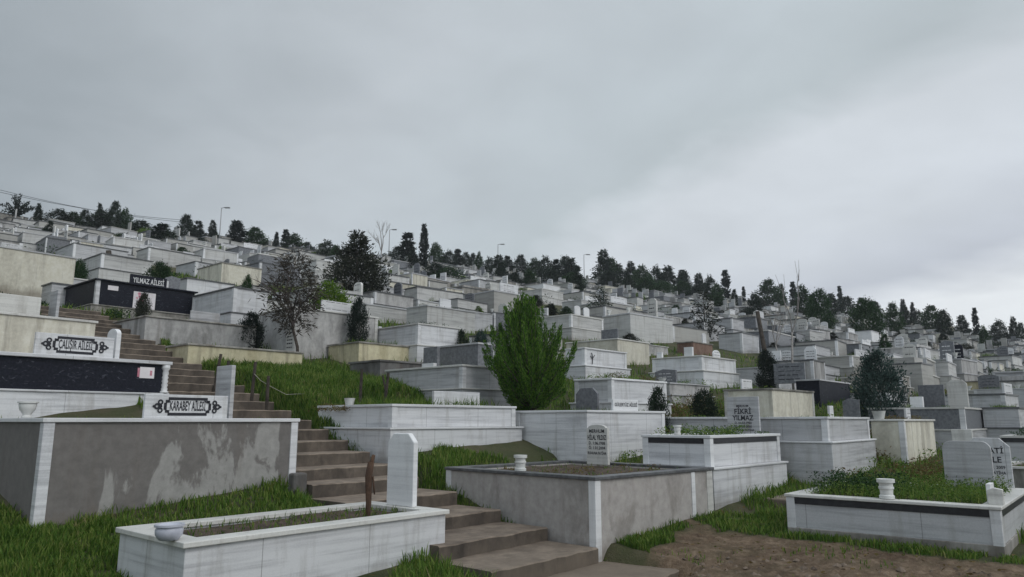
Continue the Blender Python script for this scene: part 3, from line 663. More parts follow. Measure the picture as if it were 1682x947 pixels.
r=g(BY['white_long'],'shallow white grave right of the dark round topiary',cop='marble_grey')
h=BY['white_stone']; r=g(h,'white panelled grave directly right of the bright green conifer with weeds on its coping',tiers=2,ledge=.55,near=True,post='marble_clean',plants=[('leaf_autumn',500,.26,False,None),('leaf_weed',600,.22,False,None)])
h=BY['white_flower']; r=g(h,'white grave with a dark flower motif on its left panel, right of the conifer',tiers=2,ledge=.48,near=True,post='marble_clean',plants=[('leaf_autumn',200,.12,False,None)])
mb=MB(); mb.tube([(.35,-.02,.52),(.38,-.02,.7),(.33,-.02,.86)],.012); mb.tube([(.38,-.02,.7),(.48,-.02,.8)],.01); mb.tube([(.38,-.02,.66),(.27,-.02,.76)],.01); mb.obj('flower_motif','letter_black',r)
h=BY['white_two_r']; r=g(h,'clean white two tier grave in front of the brick red one',tiers=2,ledge=.52,near=True,cop='marble_pale',post='marble_clean',plants=[('leaf_green',260,.14,False,None)])
x=along(h,'A',1178,.5); o=stone(r,x,.5,h['h'],.52,.34,.05,'A','arch','marble_clean'); scribble(r,x,.5,h['h'],.52,.3,'A',random.Random(5),3,parent=o)
stone(r,.1,along(h,'B',1128),h['h'],.3,.3,.1,'B','rect','marble_clean',name='footstone'); stone(r,.1,1.6,h['h'],.2,.2,.1,'B','rect','marble_clean',name='footstone')
h=BY['cream_right']; r=g(h,'smooth cream grave above the broad grey one with a framed white panel on its back',wall='plaster_cream',cop='concrete',near=True,post='marble_pale',posts=(0,1,1),plants=[('grass_green',600,.12,True,None)])
x0,x1=along(h,'A',1212,.9),along(h,'A',1243,.9); o=stone(r,(x0+x1)/2,.9,h['h']-.03,.62,.30,.05,'A','rect','marble_clean',name='name_panel'); scribble(r,(x0+x1)/2,.9,h['h'],.62,.24,'A',random.Random(6),2,parent=o)
h=BY['cream_grave']; r=g(h,'cream walled grave with a blue grey square stone at its left end',wall='plaster_cream',cop='marble_pale',near=True,plants=[('leaf_weed',150,.1,False,None)])
stone(r,.25,along(h,'B',1001,.25),h['h']-.28,.72,.66,.08,'B','rect','granite_grey')
h=BY['grey_dark']; r=g(h,'wide dark grey two tier grave behind the pale dead sticks',wall='marble_grey',cop='coping_dark',tiers=2,ledge=.5,post='marble_white',posts=(1,0,0))
h=BY['pale_r']; r=g(h,'blue grey marble grave left of the leaning dead trunk',wall='marble_grey',cop='coping_dark',post='marble_white',posts=(1,1,0)); stone(r,1.4,.3,h['h']-.5,.5,.5,.05,'A','rect','granite_grey')
h=BY['black_r']; r=g(h,'low black granite grave left of the blue green tree with a lettered stone on top',wall='granite_black',cop='marble_grey',plants=None)
o=stone(r,.3,along(h,'B',1297,.3),h['h']-.1,1.0,.66,.07,'B','rect','granite_grey'); scribble(r,.3,along(h,'B',1297,.3),h['h']-.1,1.0,.62,'B',random.Random(9),4,parent=o)
h=BY['white_840']; r=g(h,'white two tier grave right of the conifer top with two small arched stones',tiers=2,ledge=.5,post='marble_clean')
for q in (.9,1.6): stone(r,q,.3,h['h'],.42,.5,.06,'A','arch','marble_clean')
h=BY['brick']; r=g(h,'small brick red walled grave with a white arched stone',wall='brick_red',cop='concrete'); stone(r,1.5,.2,h['h'],.34,.5,.06,'A','arch','marble_clean')
g(BY['pale_893'],'pale double tier grave just above the conifer top',tiers=2,ledge=.5)
h=BY['yellow_r']; g(h,'low yellow plaster grave above the grassy plot at the right edge',wall='plaster_yellow',cop='concrete')
# --- the upper left
g(BY['cream_wall_l'],'very long smooth cream grave high on the left edge',wall='plaster_cream',cop='marble_grey',plants=[('grass_green',200,.3,True,None)])
h=BY['white_168']; g(h,'white two tier grave above the black granite one with the poster',tiers=2,ledge=.55,cop='coping_dark',post='marble_clean',posts=(1,0,0))
h=BY['grey_122']; g(h,'grey marble grave with dark coping and a white corner post, upper left',wall='marble_grey',cop='coping_dark',post='marble_clean',posts=(1,0,0),plants=[('leaf_weed',300,.3,False,None)])
h=BY['white_245']; g(h,'long white grave with dark coping below the spruce in the upper left',cop='coping_dark',post='marble_clean',posts=(1,0,0))
h=BY['white_385']; g(h,'tall blue grey and white two tier grave left of the leaning twiggy tree',wall='marble_white',tiers=2,ledge=.7,cop='coping_dark',post='marble_clean',posts=(1,0,1))
g(BY['cream_365'],'cream plaster grave above the tall blue grey and white one',wall='plaster_cream',cop='concrete',plants=[('leaf_autumn',150,.2,False,None)])
g(BY['white_305'],'plain white slab grave right of the black granite one with the poster',wall='marble_clean',cop='coping_dark')
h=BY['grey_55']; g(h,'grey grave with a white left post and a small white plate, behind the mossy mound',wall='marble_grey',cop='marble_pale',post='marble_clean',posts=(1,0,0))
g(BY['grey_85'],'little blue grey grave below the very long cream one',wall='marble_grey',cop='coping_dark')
h=BY['white_520']; r=g(h,'stepped white grave between the twiggy tree and the big dark tree',tiers=2,ledge=.8,cop='marble_pale',lw=.2); o=stone(r,-.3,.9,-.2,.9,.9,.08,'B','rect','marble_pale'); scribble(r,-.3,.9,-.2,.9,.9,'B',random.Random(4),6,parent=o)
# ---------------------------------------------------------------- graves further up the hill
PAZ=42.0; PA,PB=axes(PAZ)
def rect_corners(x,y,A,B,LA,LB,m=0): return [(x+A[0]*i+B[0]*j,y+A[1]*i+B[1]*j) for i,j in((-m,-m),(LA+m,-m),(LA+m,LB+m),(-m,LB+m))]
def sat(P,Q,dirs):
    for d in dirs:
        p=[x*d[0]+y*d[1] for x,y in P]; q=[x*d[0]+y*d[1] for x,y in Q]
        if max(p)<min(q) or max(q)<min(p): return False
    return True
HR=[(rect_corners(f[0],f[1],f[2],f[3],f[4],f[5],.15),f[2],f[3],f) for f in FOOT]
def screen_box(x,y,A,B,LA,LB,z0,z1):
    ps=[proj(a,b,z) for a,b in rect_corners(x,y,A,B,LA,LB) for z in (z0,z1)]
    return min(p[0] for p in ps),min(p[1] for p in ps),max(p[0] for p in ps),max(p[1] for p in ps)
HB=[(screen_box(f[0],f[1],f[2],f[3],f[4],f[5],f[6]-.55*(f[6]-f[7]),f[6]),math.hypot(f[0],f[1])) for f in FOOT]
rs=random.Random(21)
cells=[]
b0=-42.
while b0<142:
    b0+=(3.0 if b0<34 else 2.25)+rs.uniform(-.3,.3)
    a0=-60+rs.uniform(0,3)
    while a0<150:
        LA=rs.choice((1.3,1.6,2.2,2.6,3.0,3.4,4.2) if math.hypot(PA[0]*a0+PB[0]*b0,PA[1]*a0+PB[1]*b0)<45 else (1.0,1.2,1.5,1.9,2.2,2.6,3.2)); LB=rs.uniform(1.6,2.3); jit=rs.uniform(-.25,.25)
        x=PA[0]*a0+PB[0]*(b0+jit); y=PA[1]*a0+PB[1]*(b0+jit); a0+=LA+rs.choice((.12,.25,.4,.7,1.1))
        r=math.hypot(x,y); azd=math.degrees(math.atan2(x,y))
        if y<2 or azd<-39 or azd>39 or r<15.5 or r>rcrest(azd)+2: continue
        cells.append([x,y,LA,LB,r,azd])
XS=np.array([c[0] for c in cells]); YS=np.array([c[1] for c in cells]); ZS=terrain_np(XS.copy(),YS.copy())
keep=[]
BANK=[at(u,v,r)[:2] for u,v,r in ((480,610,16.5),(560,620,16),(620,640,15.3),(420,640,15))]
MOUND=at(35,475,24)[:2]
for c,z in zip(cells,ZS):
    x,y,LA,LB,r,azd=c
    Q=rect_corners(x,y,PA,PB,LA,LB)
    if any(sat(P,Q,(A,B,PA,PB)) for P,A,B,f in HR): continue
    S=[(SR[0]+SA[0]*i+SB[0]*j,SR[1]+SA[1]*i+SB[1]*j) for i,j in((-2.3,0),(.3,0),(.3,SEND+14),(-2.3,SEND+14))]
    if sat(S,Q,(SA,SB,PA,PB)): continue
    cx,cy=x+PA[0]*LA/2+PB[0]*LB/2,y+PA[1]*LA/2+PB[1]*LB/2
    if any(math.hypot(cx-bx,cy-by)<2.6 for bx,by in BANK) or math.hypot(cx-MOUND[0],cy-MOUND[1])<2.6: continue
    hh=rs.uniform(.75,1.45)*(.85 if r<30 else 1 if r<50 else .85)*(1 if rs.random()<.8 else .6); bx=screen_box(x,y,PA,PB,LA,LB,z-.1,z+hh)
    if bx[2]<-20 or bx[0]>1702: continue
    bad=False
    for (u0,v0,u1,v1),hr in HB:
        if hr>r+.5:
            ou=min(bx[2],u1)-max(bx[0],u0); ov=min(bx[3],v1)-max(bx[1],v0)
            if ou>0 and ov>0 and ou*ov>.2*(u1-u0)*(v1-v0): bad=True
    if bad: continue
    keep.append((r,x,y,z,LA,LB,hh,azd))
keep.sort()
NIND=300-len(H)
WALLS=[('marble_aged','dull white marble'),('marble_grey','grey marble'),('stone_weathered','weathered grey'),('plaster_cream','cream plaster'),('plaster_grey','grey plaster'),('marble_clean','bright white marble'),('concrete','stained concrete'),('granite_grey','dark granite')]
WEI=[20,16,20,12,12,5,11,8]
def proto(wall,tiers,kind,sd):
    """one pattern of grave, 2.5 x 2 m, origin at its near corner"""
    rp=random.Random(sd); h=dict(x=0,y=0,top=1.0,h=1.0,LA=2.5,LB=2.0,az=90,key='p')
    r=grave(h,'grave',wall=wall,tiers=tiers,ledge=.5,cop=rp.choice(('marble_pale','coping_dark','coping_dark','marble_grey')),post=rp.choice((None,'marble_clean','marble_white')),posts=(1,rp.random()<.5,rp.random()<.5),
      plants=[[('leaf_green',90,.3,False,None)],[('leaf_weed',80,.25,False,None)],None,[('grass_green',120,.25,True,None)],[('leaf_autumn',70,.2,False,None)]][rp.randrange(5)])
    if kind==1: o=stone(r,2.3,1.0,1.0,.58,.66,.08,'B',rp.choice(('rect','chamfer','arch','shoulder')),rp.choice(('marble_white','marble_clean','granite_grey')),bev=0); scribble(r,2.3,1.0,1.0,.54,.6,'B',rp,4,parent=o)
    if kind==2: o=stone(r,1.3,.06,.98,1.5,.34,.06,'A','rect',rp.choice(('marble_white','marble_clean')),bev=0,name='name_panel'); scribble(r,1.3,.06,.98,1.3,.3,'A',rp,2,parent=o)
    if kind==4: mb=MB(); mb.box(.3,.3,.9,2.2,1.7,1.18); mb.obj('slab',wall,r); o=stone(r,2.32,.85,1.0,.55,.7,.08,'B',rp.choice(('arch','round')),'marble_pale',bev=0); scribble(r,2.32,.85,1.0,.5,.66,'B',rp,3,parent=o)
    if kind==5:
        o=stone(r,2.25,1.2,1.0,.66,.8,.09,'B',rp.choice(('shoulder','round','slant')),rp.choice(('granite_grey','marble_pale','granite_black')),bev=0); scribble(r,2.25,1.2,1.0,.56,.66,'B',rp,4,parent=o,mat='letter_white' if rp.random()<.4 else 'letter_black')
        for qx,qy in ((.1,.25),(.1,1.7)): mb=MB(); mb.lathe([(a,b+1.0) for a,b in URN],(qx,qy,0),10); mb.obj('planter','ceramic_white',r,smooth=True)
    if kind==3:
        for q in (.5,1.5): o=stone(r,2.3,q,1.0,.5,rp.uniform(.4,.7),.08,'B',rp.choice(('arch','chamfer','rect')),rp.choice(('marble_white','marble_clean')),bev=0); scribble(r,2.3,q,1.0,.46,.38,'B',rp,4,parent=o)
        stone(r,.25,1.5,1.0,.36,.34,.1,'B','rect','marble_clean',bev=0,name='footstone')
    return r
PROT={}
def get_proto(wi,tiers,kind):
    k=(wi,tiers,kind)
    if k not in PROT: PROT[k]=[proto(WALLS[wi][0],tiers,kind,hash(k)%1000+wi),False]
    return PROT[k]
FILL=[]
KW={4:'with a raised slab',5:'with two pots',0:'without a stone',1:'with upright stone',2:'with name panel',3:'with two upright stones'}
for n,(r,x,y,z,LA,LB,hh,azd) in enumerate(keep[:NIND]):
    wi=rs.choices(range(8),WEI)[0]; tiers=2 if rs.random()<.5 else 1; kind=rs.choices((0,1,2,3,4,5),(42,20,12,9,9,8) if azd<8 else (46,18,10,8,10,8))[0]
    p=get_proto(wi,tiers,kind)
    if not p[1]: o=p[0]; p[1]=True
    else: o=copy_tree(p[0])
    o.name='family_grave'; o.location=(x,y,z+.03); o.rotation_euler=(0,0,math.radians(90-PAZ+rs.uniform(-6,6))); o.scale=(LA/2.5,LB/2.0,hh)
    u,v=proj(x+PA[0]*LA*.5,y+PA[1]*LA*.5,z+hh); desc=f"{WALLS[wi][1]} grave {KW[kind]}"
    FILL.append([o,u,v,desc,tiers])
# the hundreds beyond these read as one mass
mats=['marble_aged','marble_grey','stone_weathered','plaster_cream','plaster_grey','marble_clean','concrete','granite_grey','coping_dark','leaf_green','soil']
mb=MB()
def wbox(x,y,z,a0,b0,z0,a1,b1,z1,mi,A,B):
    P=lambda a,b,c:(x+A[0]*a+B[0]*b,y+A[1]*a+B[1]*b,z+c)
    mb.add([P(a0,b0,z0),P(a1,b0,z0),P(a1,b1,z0),P(a0,b1,z0),P(a0,b0,z1),P(a1,b0,z1),P(a1,b1,z1),P(a0,b1,z1)],[(0,3,2,1),(4,5,6,7),(0,1,5,4),(1,2,6,5),(2,3,7,6),(3,0,4,7)],mi)
for (r,x,y,z,LA,LB,hh,azd) in keep[NIND:]:
    A,B=axes(PAZ+rs.uniform(-9,9)); w=rs.choices(range(8),WEI)[0]; cp=rs.choice((2,8,8,1,8,8))
    if rs.random()<.5: wbox(x,y,z,-.1,-.1,-1.,LA+.1,LB+.1,hh*.48,rs.choice((w,w,6,4)),A,B); wbox(x,y,z,0,0,hh*.482,LA,LB,hh-.06,w,A,B)
    else: wbox(x,y,z,0,0,-1.,LA,LB,hh-.06,w,A,B)
    wbox(x,y,z,-.04,-.04,hh-.058,LA+.04,LB+.04,hh,cp,A,B); wbox(x,y,z,.18,.18,hh+.002,LA-.18,LB-.18,hh+.02+.06*rs.random(),rs.choice((9,10,10)),A,B)
    for q in range(rs.choices((0,1,2,3),(50,30,15,5) if azd<8 else (46,34,15,5))[0]):
        a=rs.choice((LA-.25,LA-.3,.15,LA*.5)); bb=rs.uniform(.2,LB-.7); hs=rs.choice((.2,.3,.4,.55,.75,.9)); wbox(x,y,z,a,bb,hh+.021,a+.09,bb+rs.uniform(.35,.6),hh+hs,rs.choice((0,0,2,7,1,4)),A,B)
o=mb.obj('distant_graves',mats); tag(o,'mass of small pale graves packed below the crest of the hill','graves',GR,'stuff')
print('fill',len(keep),'individuals',min(len(keep),NIND))
# ---------------------------------------------------------------- trees
TG='trees and bushes on the hillside'
def cone_crown(rng,n,prof,L,W,up=.3,jit=.25,shell=.55,clump=26,csize=.16):
    """leaf clumps through a volume of revolution; prof(t)->radius for height t 0..1 (unit crown)"""
    t=rng.random(clump*3); R=np.array([prof(a) for a in t]); keep=rng.random(clump*3)<(.25+R/ max(R.max(),1e-6))
    t=t[keep][:clump*2]; R=R[keep][:clump*2]; m=len(t); th=rng.random(m)*6.283; q=shell+(1-shell)*rng.random(m); q*=1+jit*rng.normal(size=m)
    cen=np.stack([np.cos(th)*R*q,np.sin(th)*R*q,t],1)
    k=rng.integers(0,m,n); off=rng.normal(size=(n,3))*csize*np.array([1,1,.8]); P=cen[k]+off*(.5+R[k][:,None])
    out=P*np.array([1,1,0]); out=unit(out+1e-3*rng.normal(size=out.shape))
    D=unit(out*.8+np.array([0,0,up])+rng.normal(0,.45,(n,3)))
    return leaves(P,D,L*rng.uniform(.6,1.3,n),W*rng.uniform(.6,1.3,n),rng)
def trunk_mb(h,r,lean=0,branches=8,seed=1,bl=.3,z0=.2):
    mb=MB(); rr=random.Random(seed); pts=[(lean*(i/5)**1.5+rr.uniform(-.01,.01),rr.uniform(-.01,.01),h*i/5-(.4 if i==0 else 0)) for i in range(6)]
    mb.tube(pts,[r*(1-.75*i/5) for i in range(6)],7)
    for k in range(branches):
        t=rr.uniform(z0,.9); a=rr.uniform(0,6.28); l=bl*(1.1-t); p=Vector((lean*t**1.5,0,h*t)); d=Vector((math.cos(a),math.sin(a),rr.uniform(.2,.8)))
        mb.tube([p,p+d*l*.5,p+d*l+Vector((0,0,l*.15))],[r*.35*(1-t*.5),r*.22,r*.08],5)
    return mb
KINDS_={}
def pine_prof(t): return .37*float(np.interp(t,[0,.12,.32,.6,.82,1],[.55,.88,1,.74,.36,.03]))
def spruce_prof(t): return .34*(1-t)**.8*(1 if t>.08 else t/.08)+.015
def cyp_prof(t): return .115*(math.sin(math.pi*(t*.86+.10))**.6)*(1-.35*t)
def broad_prof(t): return .5*math.sin(math.pi*(t*.9+.08))**.6
def cone_prof(t): return .30*(1-t**1.6)*(.55+.45*min(1,t/.25))
def make_proto(kind,seed):
    rng=np.random.default_rng(seed); root=empty(kind,(0,0,0))
    tr={'pine_tree':(.55,.03,6),'spruce_tree':(.8,.022,6),'cypress_tree':(.5,.025,2),'bush':(.4,.03,4),'fine_bush':(.5,.03,6),'dark_tree':(.8,.035,10),'spiky_tree':(.45,.05,6),'sparse_tree':(.9,.022,14)}[kind]
    trunk_mb(tr[0],tr[1],0,tr[2],seed,.3).obj('trunk','bark',root,smooth=True)
    if kind=='pine_tree': v,f=cone_crown(rng,4200,pine_prof,.07,.030,.5,.22,.35,60,.085); v[:,2]=v[:,2]*.9+.10; m='leaf_dark' if seed%3 else 'leaf_green'
    if kind=='spruce_tree': v,f=cone_crown(rng,3600,spruce_prof,.075,.028,-.05,.2,.35,75,.05); v[:,2]=v[:,2]*.93+.07; m='leaf_dark'
    if kind=='cypress_tree': v,f=cone_crown(rng,3200,cyp_prof,.055,.020,1.3,.10,.25,110,.026); v[:,2]=v[:,2]*.95+.04; m='leaf_cypress'
    if kind=='bush': v,f=cone_crown(rng,4000,broad_prof,.065,.036,.4,.16,.38,50,.11); v[:,2]=v[:,2]*.9+.05; m='leaf_green'
    if kind=='dark_tree': v,f=cone_crown(rng,9000,lambda t:.40*float(np.interp(t,[0,.1,.3,.5,.7,.85,1],[.5,.85,1,.86,.5,.22,.03]))+.01,.06,.020,.35,.20,.35,110,.085); v[:,2]=v[:,2]*.95+.05; m='leaf_brown'
    if kind=='fine_bush': v,f=cone_crown(rng,9000,broad_prof,.055,.026,.6,.16,.35,80,.085); v[:,2]=v[:,2]*.9+.05; m='leaf_green'
    if kind=='sparse_tree': v,f=cone_crown(rng,1000,spruce_prof,.09,.028,.1,.45,.6,40,.075); v[:,2]=v[:,2]*.93+.07; m='leaf_dark'
    if kind=='spiky_tree':
        P=[];D=[]
        for k in range(26):
            a=rng.random()*6.283; e=rng.uniform(.1,1.35); d=np.array([math.cos(a)*math.cos(e),math.sin(a)*math.cos(e),math.sin(e)]); L_=rng.uniform(.32,.6); n=60
            s=rng.random(n); P.append(np.array([0,0,.38])+d*L_*s[:,None]+rng.normal(0,.022,(n,3))); D.append(unit(d+rng.normal(0,.4,(n,3))))
        P=np.concatenate(P);D=np.concatenate(D); v,f=leaves(P,D,.08,.03,rng); m='leaf_cypress'
    mesh_np('crown',v,f,m,root)
    return root
PR={k:[] for k in ('fine_bush','pine_tree','spruce_tree','cypress_tree','bush','dark_tree','spiky_tree','sparse_tree')}
TREES=[]
def plant_tree(kind,u,vt,w,v=None,frac=.97,r=None,mat=None,label=None,extra=0):
    """kind, direction u, height read at vt, width in px there; stands where the line of sight v meets the hill, else near the crest"""
    if r is None:
        if v is not None:
            r=12.
            while r<150:
                x,y,z=at(u,v,r)
                if z<ground(x,y): break
                r+=.4
            x,y,_=at(u,vt,10.); r=min(r,.95*rcrest(math.degrees(math.atan2(x,y))))
        else:
            x,y,_=at(u,vt,10.); r=rcrest(math.degrees(math.atan2(x,y)))*frac
    x,y,zt=at(u,vt,r); z=ground(x,y); hgt=max(.5,zt-z)
    wid=w/F*(y*CP+(zt-EYE)*SP)
    nat={'pine_tree':.74,'spruce_tree':.66,'cypress_tree':.22,'bush':1.0,'fine_bush':1.0,'dark_tree':.86,'spiky_tree':1.0,'sparse_tree':.70}[kind]
    ps=PR[kind]; nmax={'pine_tree':5,'spruce_tree':3,'cypress_tree':2,'bush':3,'fine_bush':2}.get(kind,1)
    if len(ps)<nmax: o=make_proto(kind,len(ps)*7+11); ps.append(o)
    else: o=copy_tree(ps[len(TREES)%nmax])
    o.name='bush' if kind=='fine_bush' else kind; o.location=(x,y,z-.05); o.rotation_euler=(0,0,rt.uniform(0,6.28)); s=hgt*(rt.uniform(.78,1.03) if not label else 1); wid*=rt.uniform(.95,1.4) if not label else 1; o.scale=(wid/nat,wid/nat,s)
    if mat:
        for c in o.children:
            if c.name.startswith('crown'): 
                c.data=c.data.copy(); c.data.materials[0]=M(mat)
    TREES.append([o,u,(vt),kind,label]); return o
rt=random.Random(8)
P_,S_,Y_,B_='pine_tree','spruce_tree','cypress_tree','bush'
plant_tree('spiky_tree',32,317,52,v=366,label='spiky dark tree with fanned branches at the far upper left')
for k,u,vt,w in ((S_,65,332,18),(P_,100,336,36),(P_,122,345,28),(P_,142,336,24),(S_,165,334,16),(P_,190,333,26),(P_,207,340,24),(P_,307,350,22),(S_,327,353,22),(S_,350,362,16),(P_,420,368,36),(Y_,455,380,9),(Y_,470,378,11),(P_,484,376,28),
  (P_,538,395,30),(P_,553,397,22),(P_,655,400,34),(P_,678,404,24),(P_,716,400,26),(P_,738,402,20),(Y_,752,405,16),(P_,765,409,16),(P_,777,408,16),(P_,787,413,12)):
    plant_tree(k,u,vt,w,v=vt+(30 if u<500 else 38)+rt.uniform(-4,8))
for k,u,vt,w,v in ((P_,168,346,38,388),(S_,85,355,22,395),(P_,232,360,38,392),(S_,268,356,42,408),(P_,352,378,20,398),(P_,715,430,30,466),(B_,740,432,34,470)):
    plant_tree(k,u,vt,w,v=v)
plant_tree(Y_,390,363,26,v=410,label='stout dark cypress right of the crest lamp post on the left')
plant_tree(Y_,670,383,26,v=445,label='thick ragged cypress left of the tall thin cypress')
plant_tree(Y_,697,369,15,v=450,label='tall thin cypress, tallest tree on the skyline')
belt=[(P_,805,420,22),(P_,820,413,30),(P_,836,412,24),(P_,854,414,28),(P_,876,416,26),(P_,894,418,22),(Y_,911,417,14),(P_,925,420,26),(S_,936,416,30),(P_,950,428,22),(S_,990,411,30),(P_,1003,420,26),(P_,1017,425,26),(S_,1038,421,22),(P_,1055,429,26),(P_,1075,433,22),(P_,1094,434,32),(Y_,1115,433,14),(P_,1127,446,20),(P_,1146,441,30),(P_,1162,452,20),(P_,1176,462,22),(Y_,1190,436,15),(P_,1206,466,16),(Y_,1222,463,7),(P_,1236,473,18),(P_,1262,462,32),(P_,1283,465,20),(Y_,1298,457,9),(P_,1314,470,24),(P_,1330,480,22),(P_,1362,478,22),(Y_,1380,469,7),(P_,1392,482,24),(P_,1412,487,28),(P_,1434,490,26),(P_,1468,495,24),(Y_,1478,489,9),(P_,1488,498,20),(Y_,1498,487,7),(P_,1508,504,18),(P_,1530,502,30),(P_,1550,508,22),(S_,1577,511,22),(P_,1615,530,16),(P_,1638,525,28),(S_,1660,517,18),(P_,1678,528,18)]
for k,u,vt,w in belt: plant_tree(S_ if k==P_ and rt.random()<.4 else k,u+rt.uniform(-4,4),vt,w,v=vt+rt.uniform(36,58))
for u,vt,w in ((845,440,30),(870,442,28),(905,440,30),(940,446,32),(1000,446,28),(1030,452,26),(1060,455,32),(1088,458,26),(1120,460,24),(1145,464,22),(820,438,22),(1180,478,22)): plant_tree(rt.choice((P_,P_,B_)),u,vt,w,v=vt+34)
plant_tree(Y_,1600,506,10,v=560,label='lone slim cypress near the right end of the skyline')
plant_tree('sparse_tree',985,470,40,v=530,label='ragged see through spruce below the belt of pines')
plant_tree('sparse_tree',1155,478,48,v=560,mat='leaf_brown',label='ragged grey brown spruce standing among graves right of centre')
plant_tree('fine_bush',1345,474,42,v=550,mat='leaf_green',label='rounded green tree below the right skyline, left one of a pair')
plant_tree('fine_bush',1420,489,48,v=562,mat='leaf_green',label='rounded dark green tree below the right skyline, right one of a pair')
plant_tree(S_,1452,548,26,v=600,mat='leaf_green',label='little green cone shaped tree just above the blue green tree')
plant_tree('dark_tree',588,384,92,v=506,label='big ragged dark brown green conifer left of the tall cypresses')
plant_tree('fine_bush',541,461,68,r=24.2,mat='leaf_lime',label='lime green rounded bush beside the big dark conifer')
plant_tree('fine_bush',590,486,32,r=22.3,mat='leaf_cypress',label='small round dark topiary behind the plaster grave')
plant_tree('fine_bush',1256,572,34,r=26,mat='leaf_cypress',label='dense black green rounded bush under the leaning dead trunk')
plant_tree('fine_bush',1437,572,74,r=22.5,mat='leaf_blue',label='feathery blue green tree with a dark trunk at the right')
plant_tree('fine_bush',265,428,40,r=31,mat='leaf_green',label='leafy green bush behind the black granite grave with the poster')
plant_tree(B_,365,402,16,v=424,mat='leaf_weed',label='tiny bright green bush high on the left slope')
plant_tree('fine_bush',408,449,18,r=29,mat='leaf_green',label='small green bush left of the leaning twiggy tree')
plant_tree('fine_bush',1080,632,34,r=16.6,mat='leaf_dark',label='dark green shrub standing right of the white panelled grave')
plant_tree('fine_bush',1155,636,46,r=17.6,mat='leaf_dark',label='dark green shrub at the left end of the smooth cream grave')
plant_tree('fine_bush',755,538,30,r=23,mat='leaf_dark',label='small dark bush left of the conifer, beside the two tier white grave')
plant_tree('fine_bush',790,540,26,r=22.6,mat='leaf_blue',label='small grey green bush touching the left of the conifer')
plant_tree('fine_bush',415,510,38,r=22.2,mat='leaf_cypress',label='round dark bush between the stained concrete and unpainted plaster graves')
plant_tree('fine_bush',132,424,26,r=33,mat='leaf_green',label='dark green shrub at the right end of the long cream grave')
plant_tree('fine_bush',238,478,24,r=22.4,mat='leaf_brown',label='withered plant on a stalk in front of the pink poster')
# bright green conifer of upright feathery sprays
rng=np.random.default_rng(3); x,y,_=at(872,672,14.9+.0); r0=16.05; x,y,z0=at(872,676,r0); 
root=empty('conifer_tree',(x,y,z0)); tag(root,'bright green conifer of upright feathery sprays in the middle of the photo','tree',TG)
Hc=2.58; mb=MB(); P=[];D=[];LL=[]
def envelope(t,a):
    return .96*float(np.interp(t,[0,.06,.15,.27,.43,.58,.70,.77,.90,1.0],[.26,.42,.60,.80,1.02,1.0,.80,.55,.45,.14]))
stems=0
while stems<230:
    a=rng.random()*6.283; t=rng.uniform(.03,1.0)
    R=envelope(t,a)*(rng.uniform(.55,1.14) if stems%4 else rng.uniform(.0,.55))*(1+(.09*math.sin(3*a+2.2*t)+.08*math.sin(5*a+1))*(1 if t<.6 else .3)); tip=np.array([math.cos(a)*R-.16*float(np.clip((t-.5)/.3,0,1)),math.sin(a)*R,t*Hc]); base=np.array([math.cos(a)*.05,math.sin(a)*.05,max(.05,t*Hc*.35-.1)])
    mid=base*.35+tip*.65+np.array([math.cos(a)*R*.20,math.sin(a)*R*.20,-.15*Hc*t*.5])
    s=np.linspace(0,1,9)[:,None]; C_=(1-s)**2*base+2*s*(1-s)*mid+s**2*tip
    mb.tube(C_[::2],[.018,.014,.01,.006,.003],5)
    n=270; q=rng.random(n)**.8*.80+.22; Pq=(1-q[:,None])**2*base+2*q[:,None]*(1-q[:,None])*mid+q[:,None]**2*tip; Tq=unit(2*(1-q[:,None])*(mid-base)+2*q[:,None]*(tip-mid))
    fl=.060*np.sin(np.pi*np.clip((q-.12)/.92,0,1))+.012; off=rng.normal(size=(n,3)); off-=Tq*(off*Tq).sum(1,keepdims=True); Pq=Pq+unit(off)*(fl*rng.random(n)**.5)[:,None]
    P.append(Pq); D.append(unit(Tq+unit(off)*.45+np.array([0,0,.35])+rng.normal(0,.15,(n,3)))); LL.append(np.full(n,.085)); stems+=1
P=np.concatenate(P);D=np.concatenate(D); v,f=leaves(P,D,.062*rng.uniform(.6,1.4,len(P)),.018,rng,curl=.1)
mesh_np('crown',v,f,'leaf_bright',root); mb.tube([(0,0,-.4),(0,0,.5),(.02,0,1.6)],[.07,.06,.02],8); mb.obj('trunk','bark',root,smooth=True)
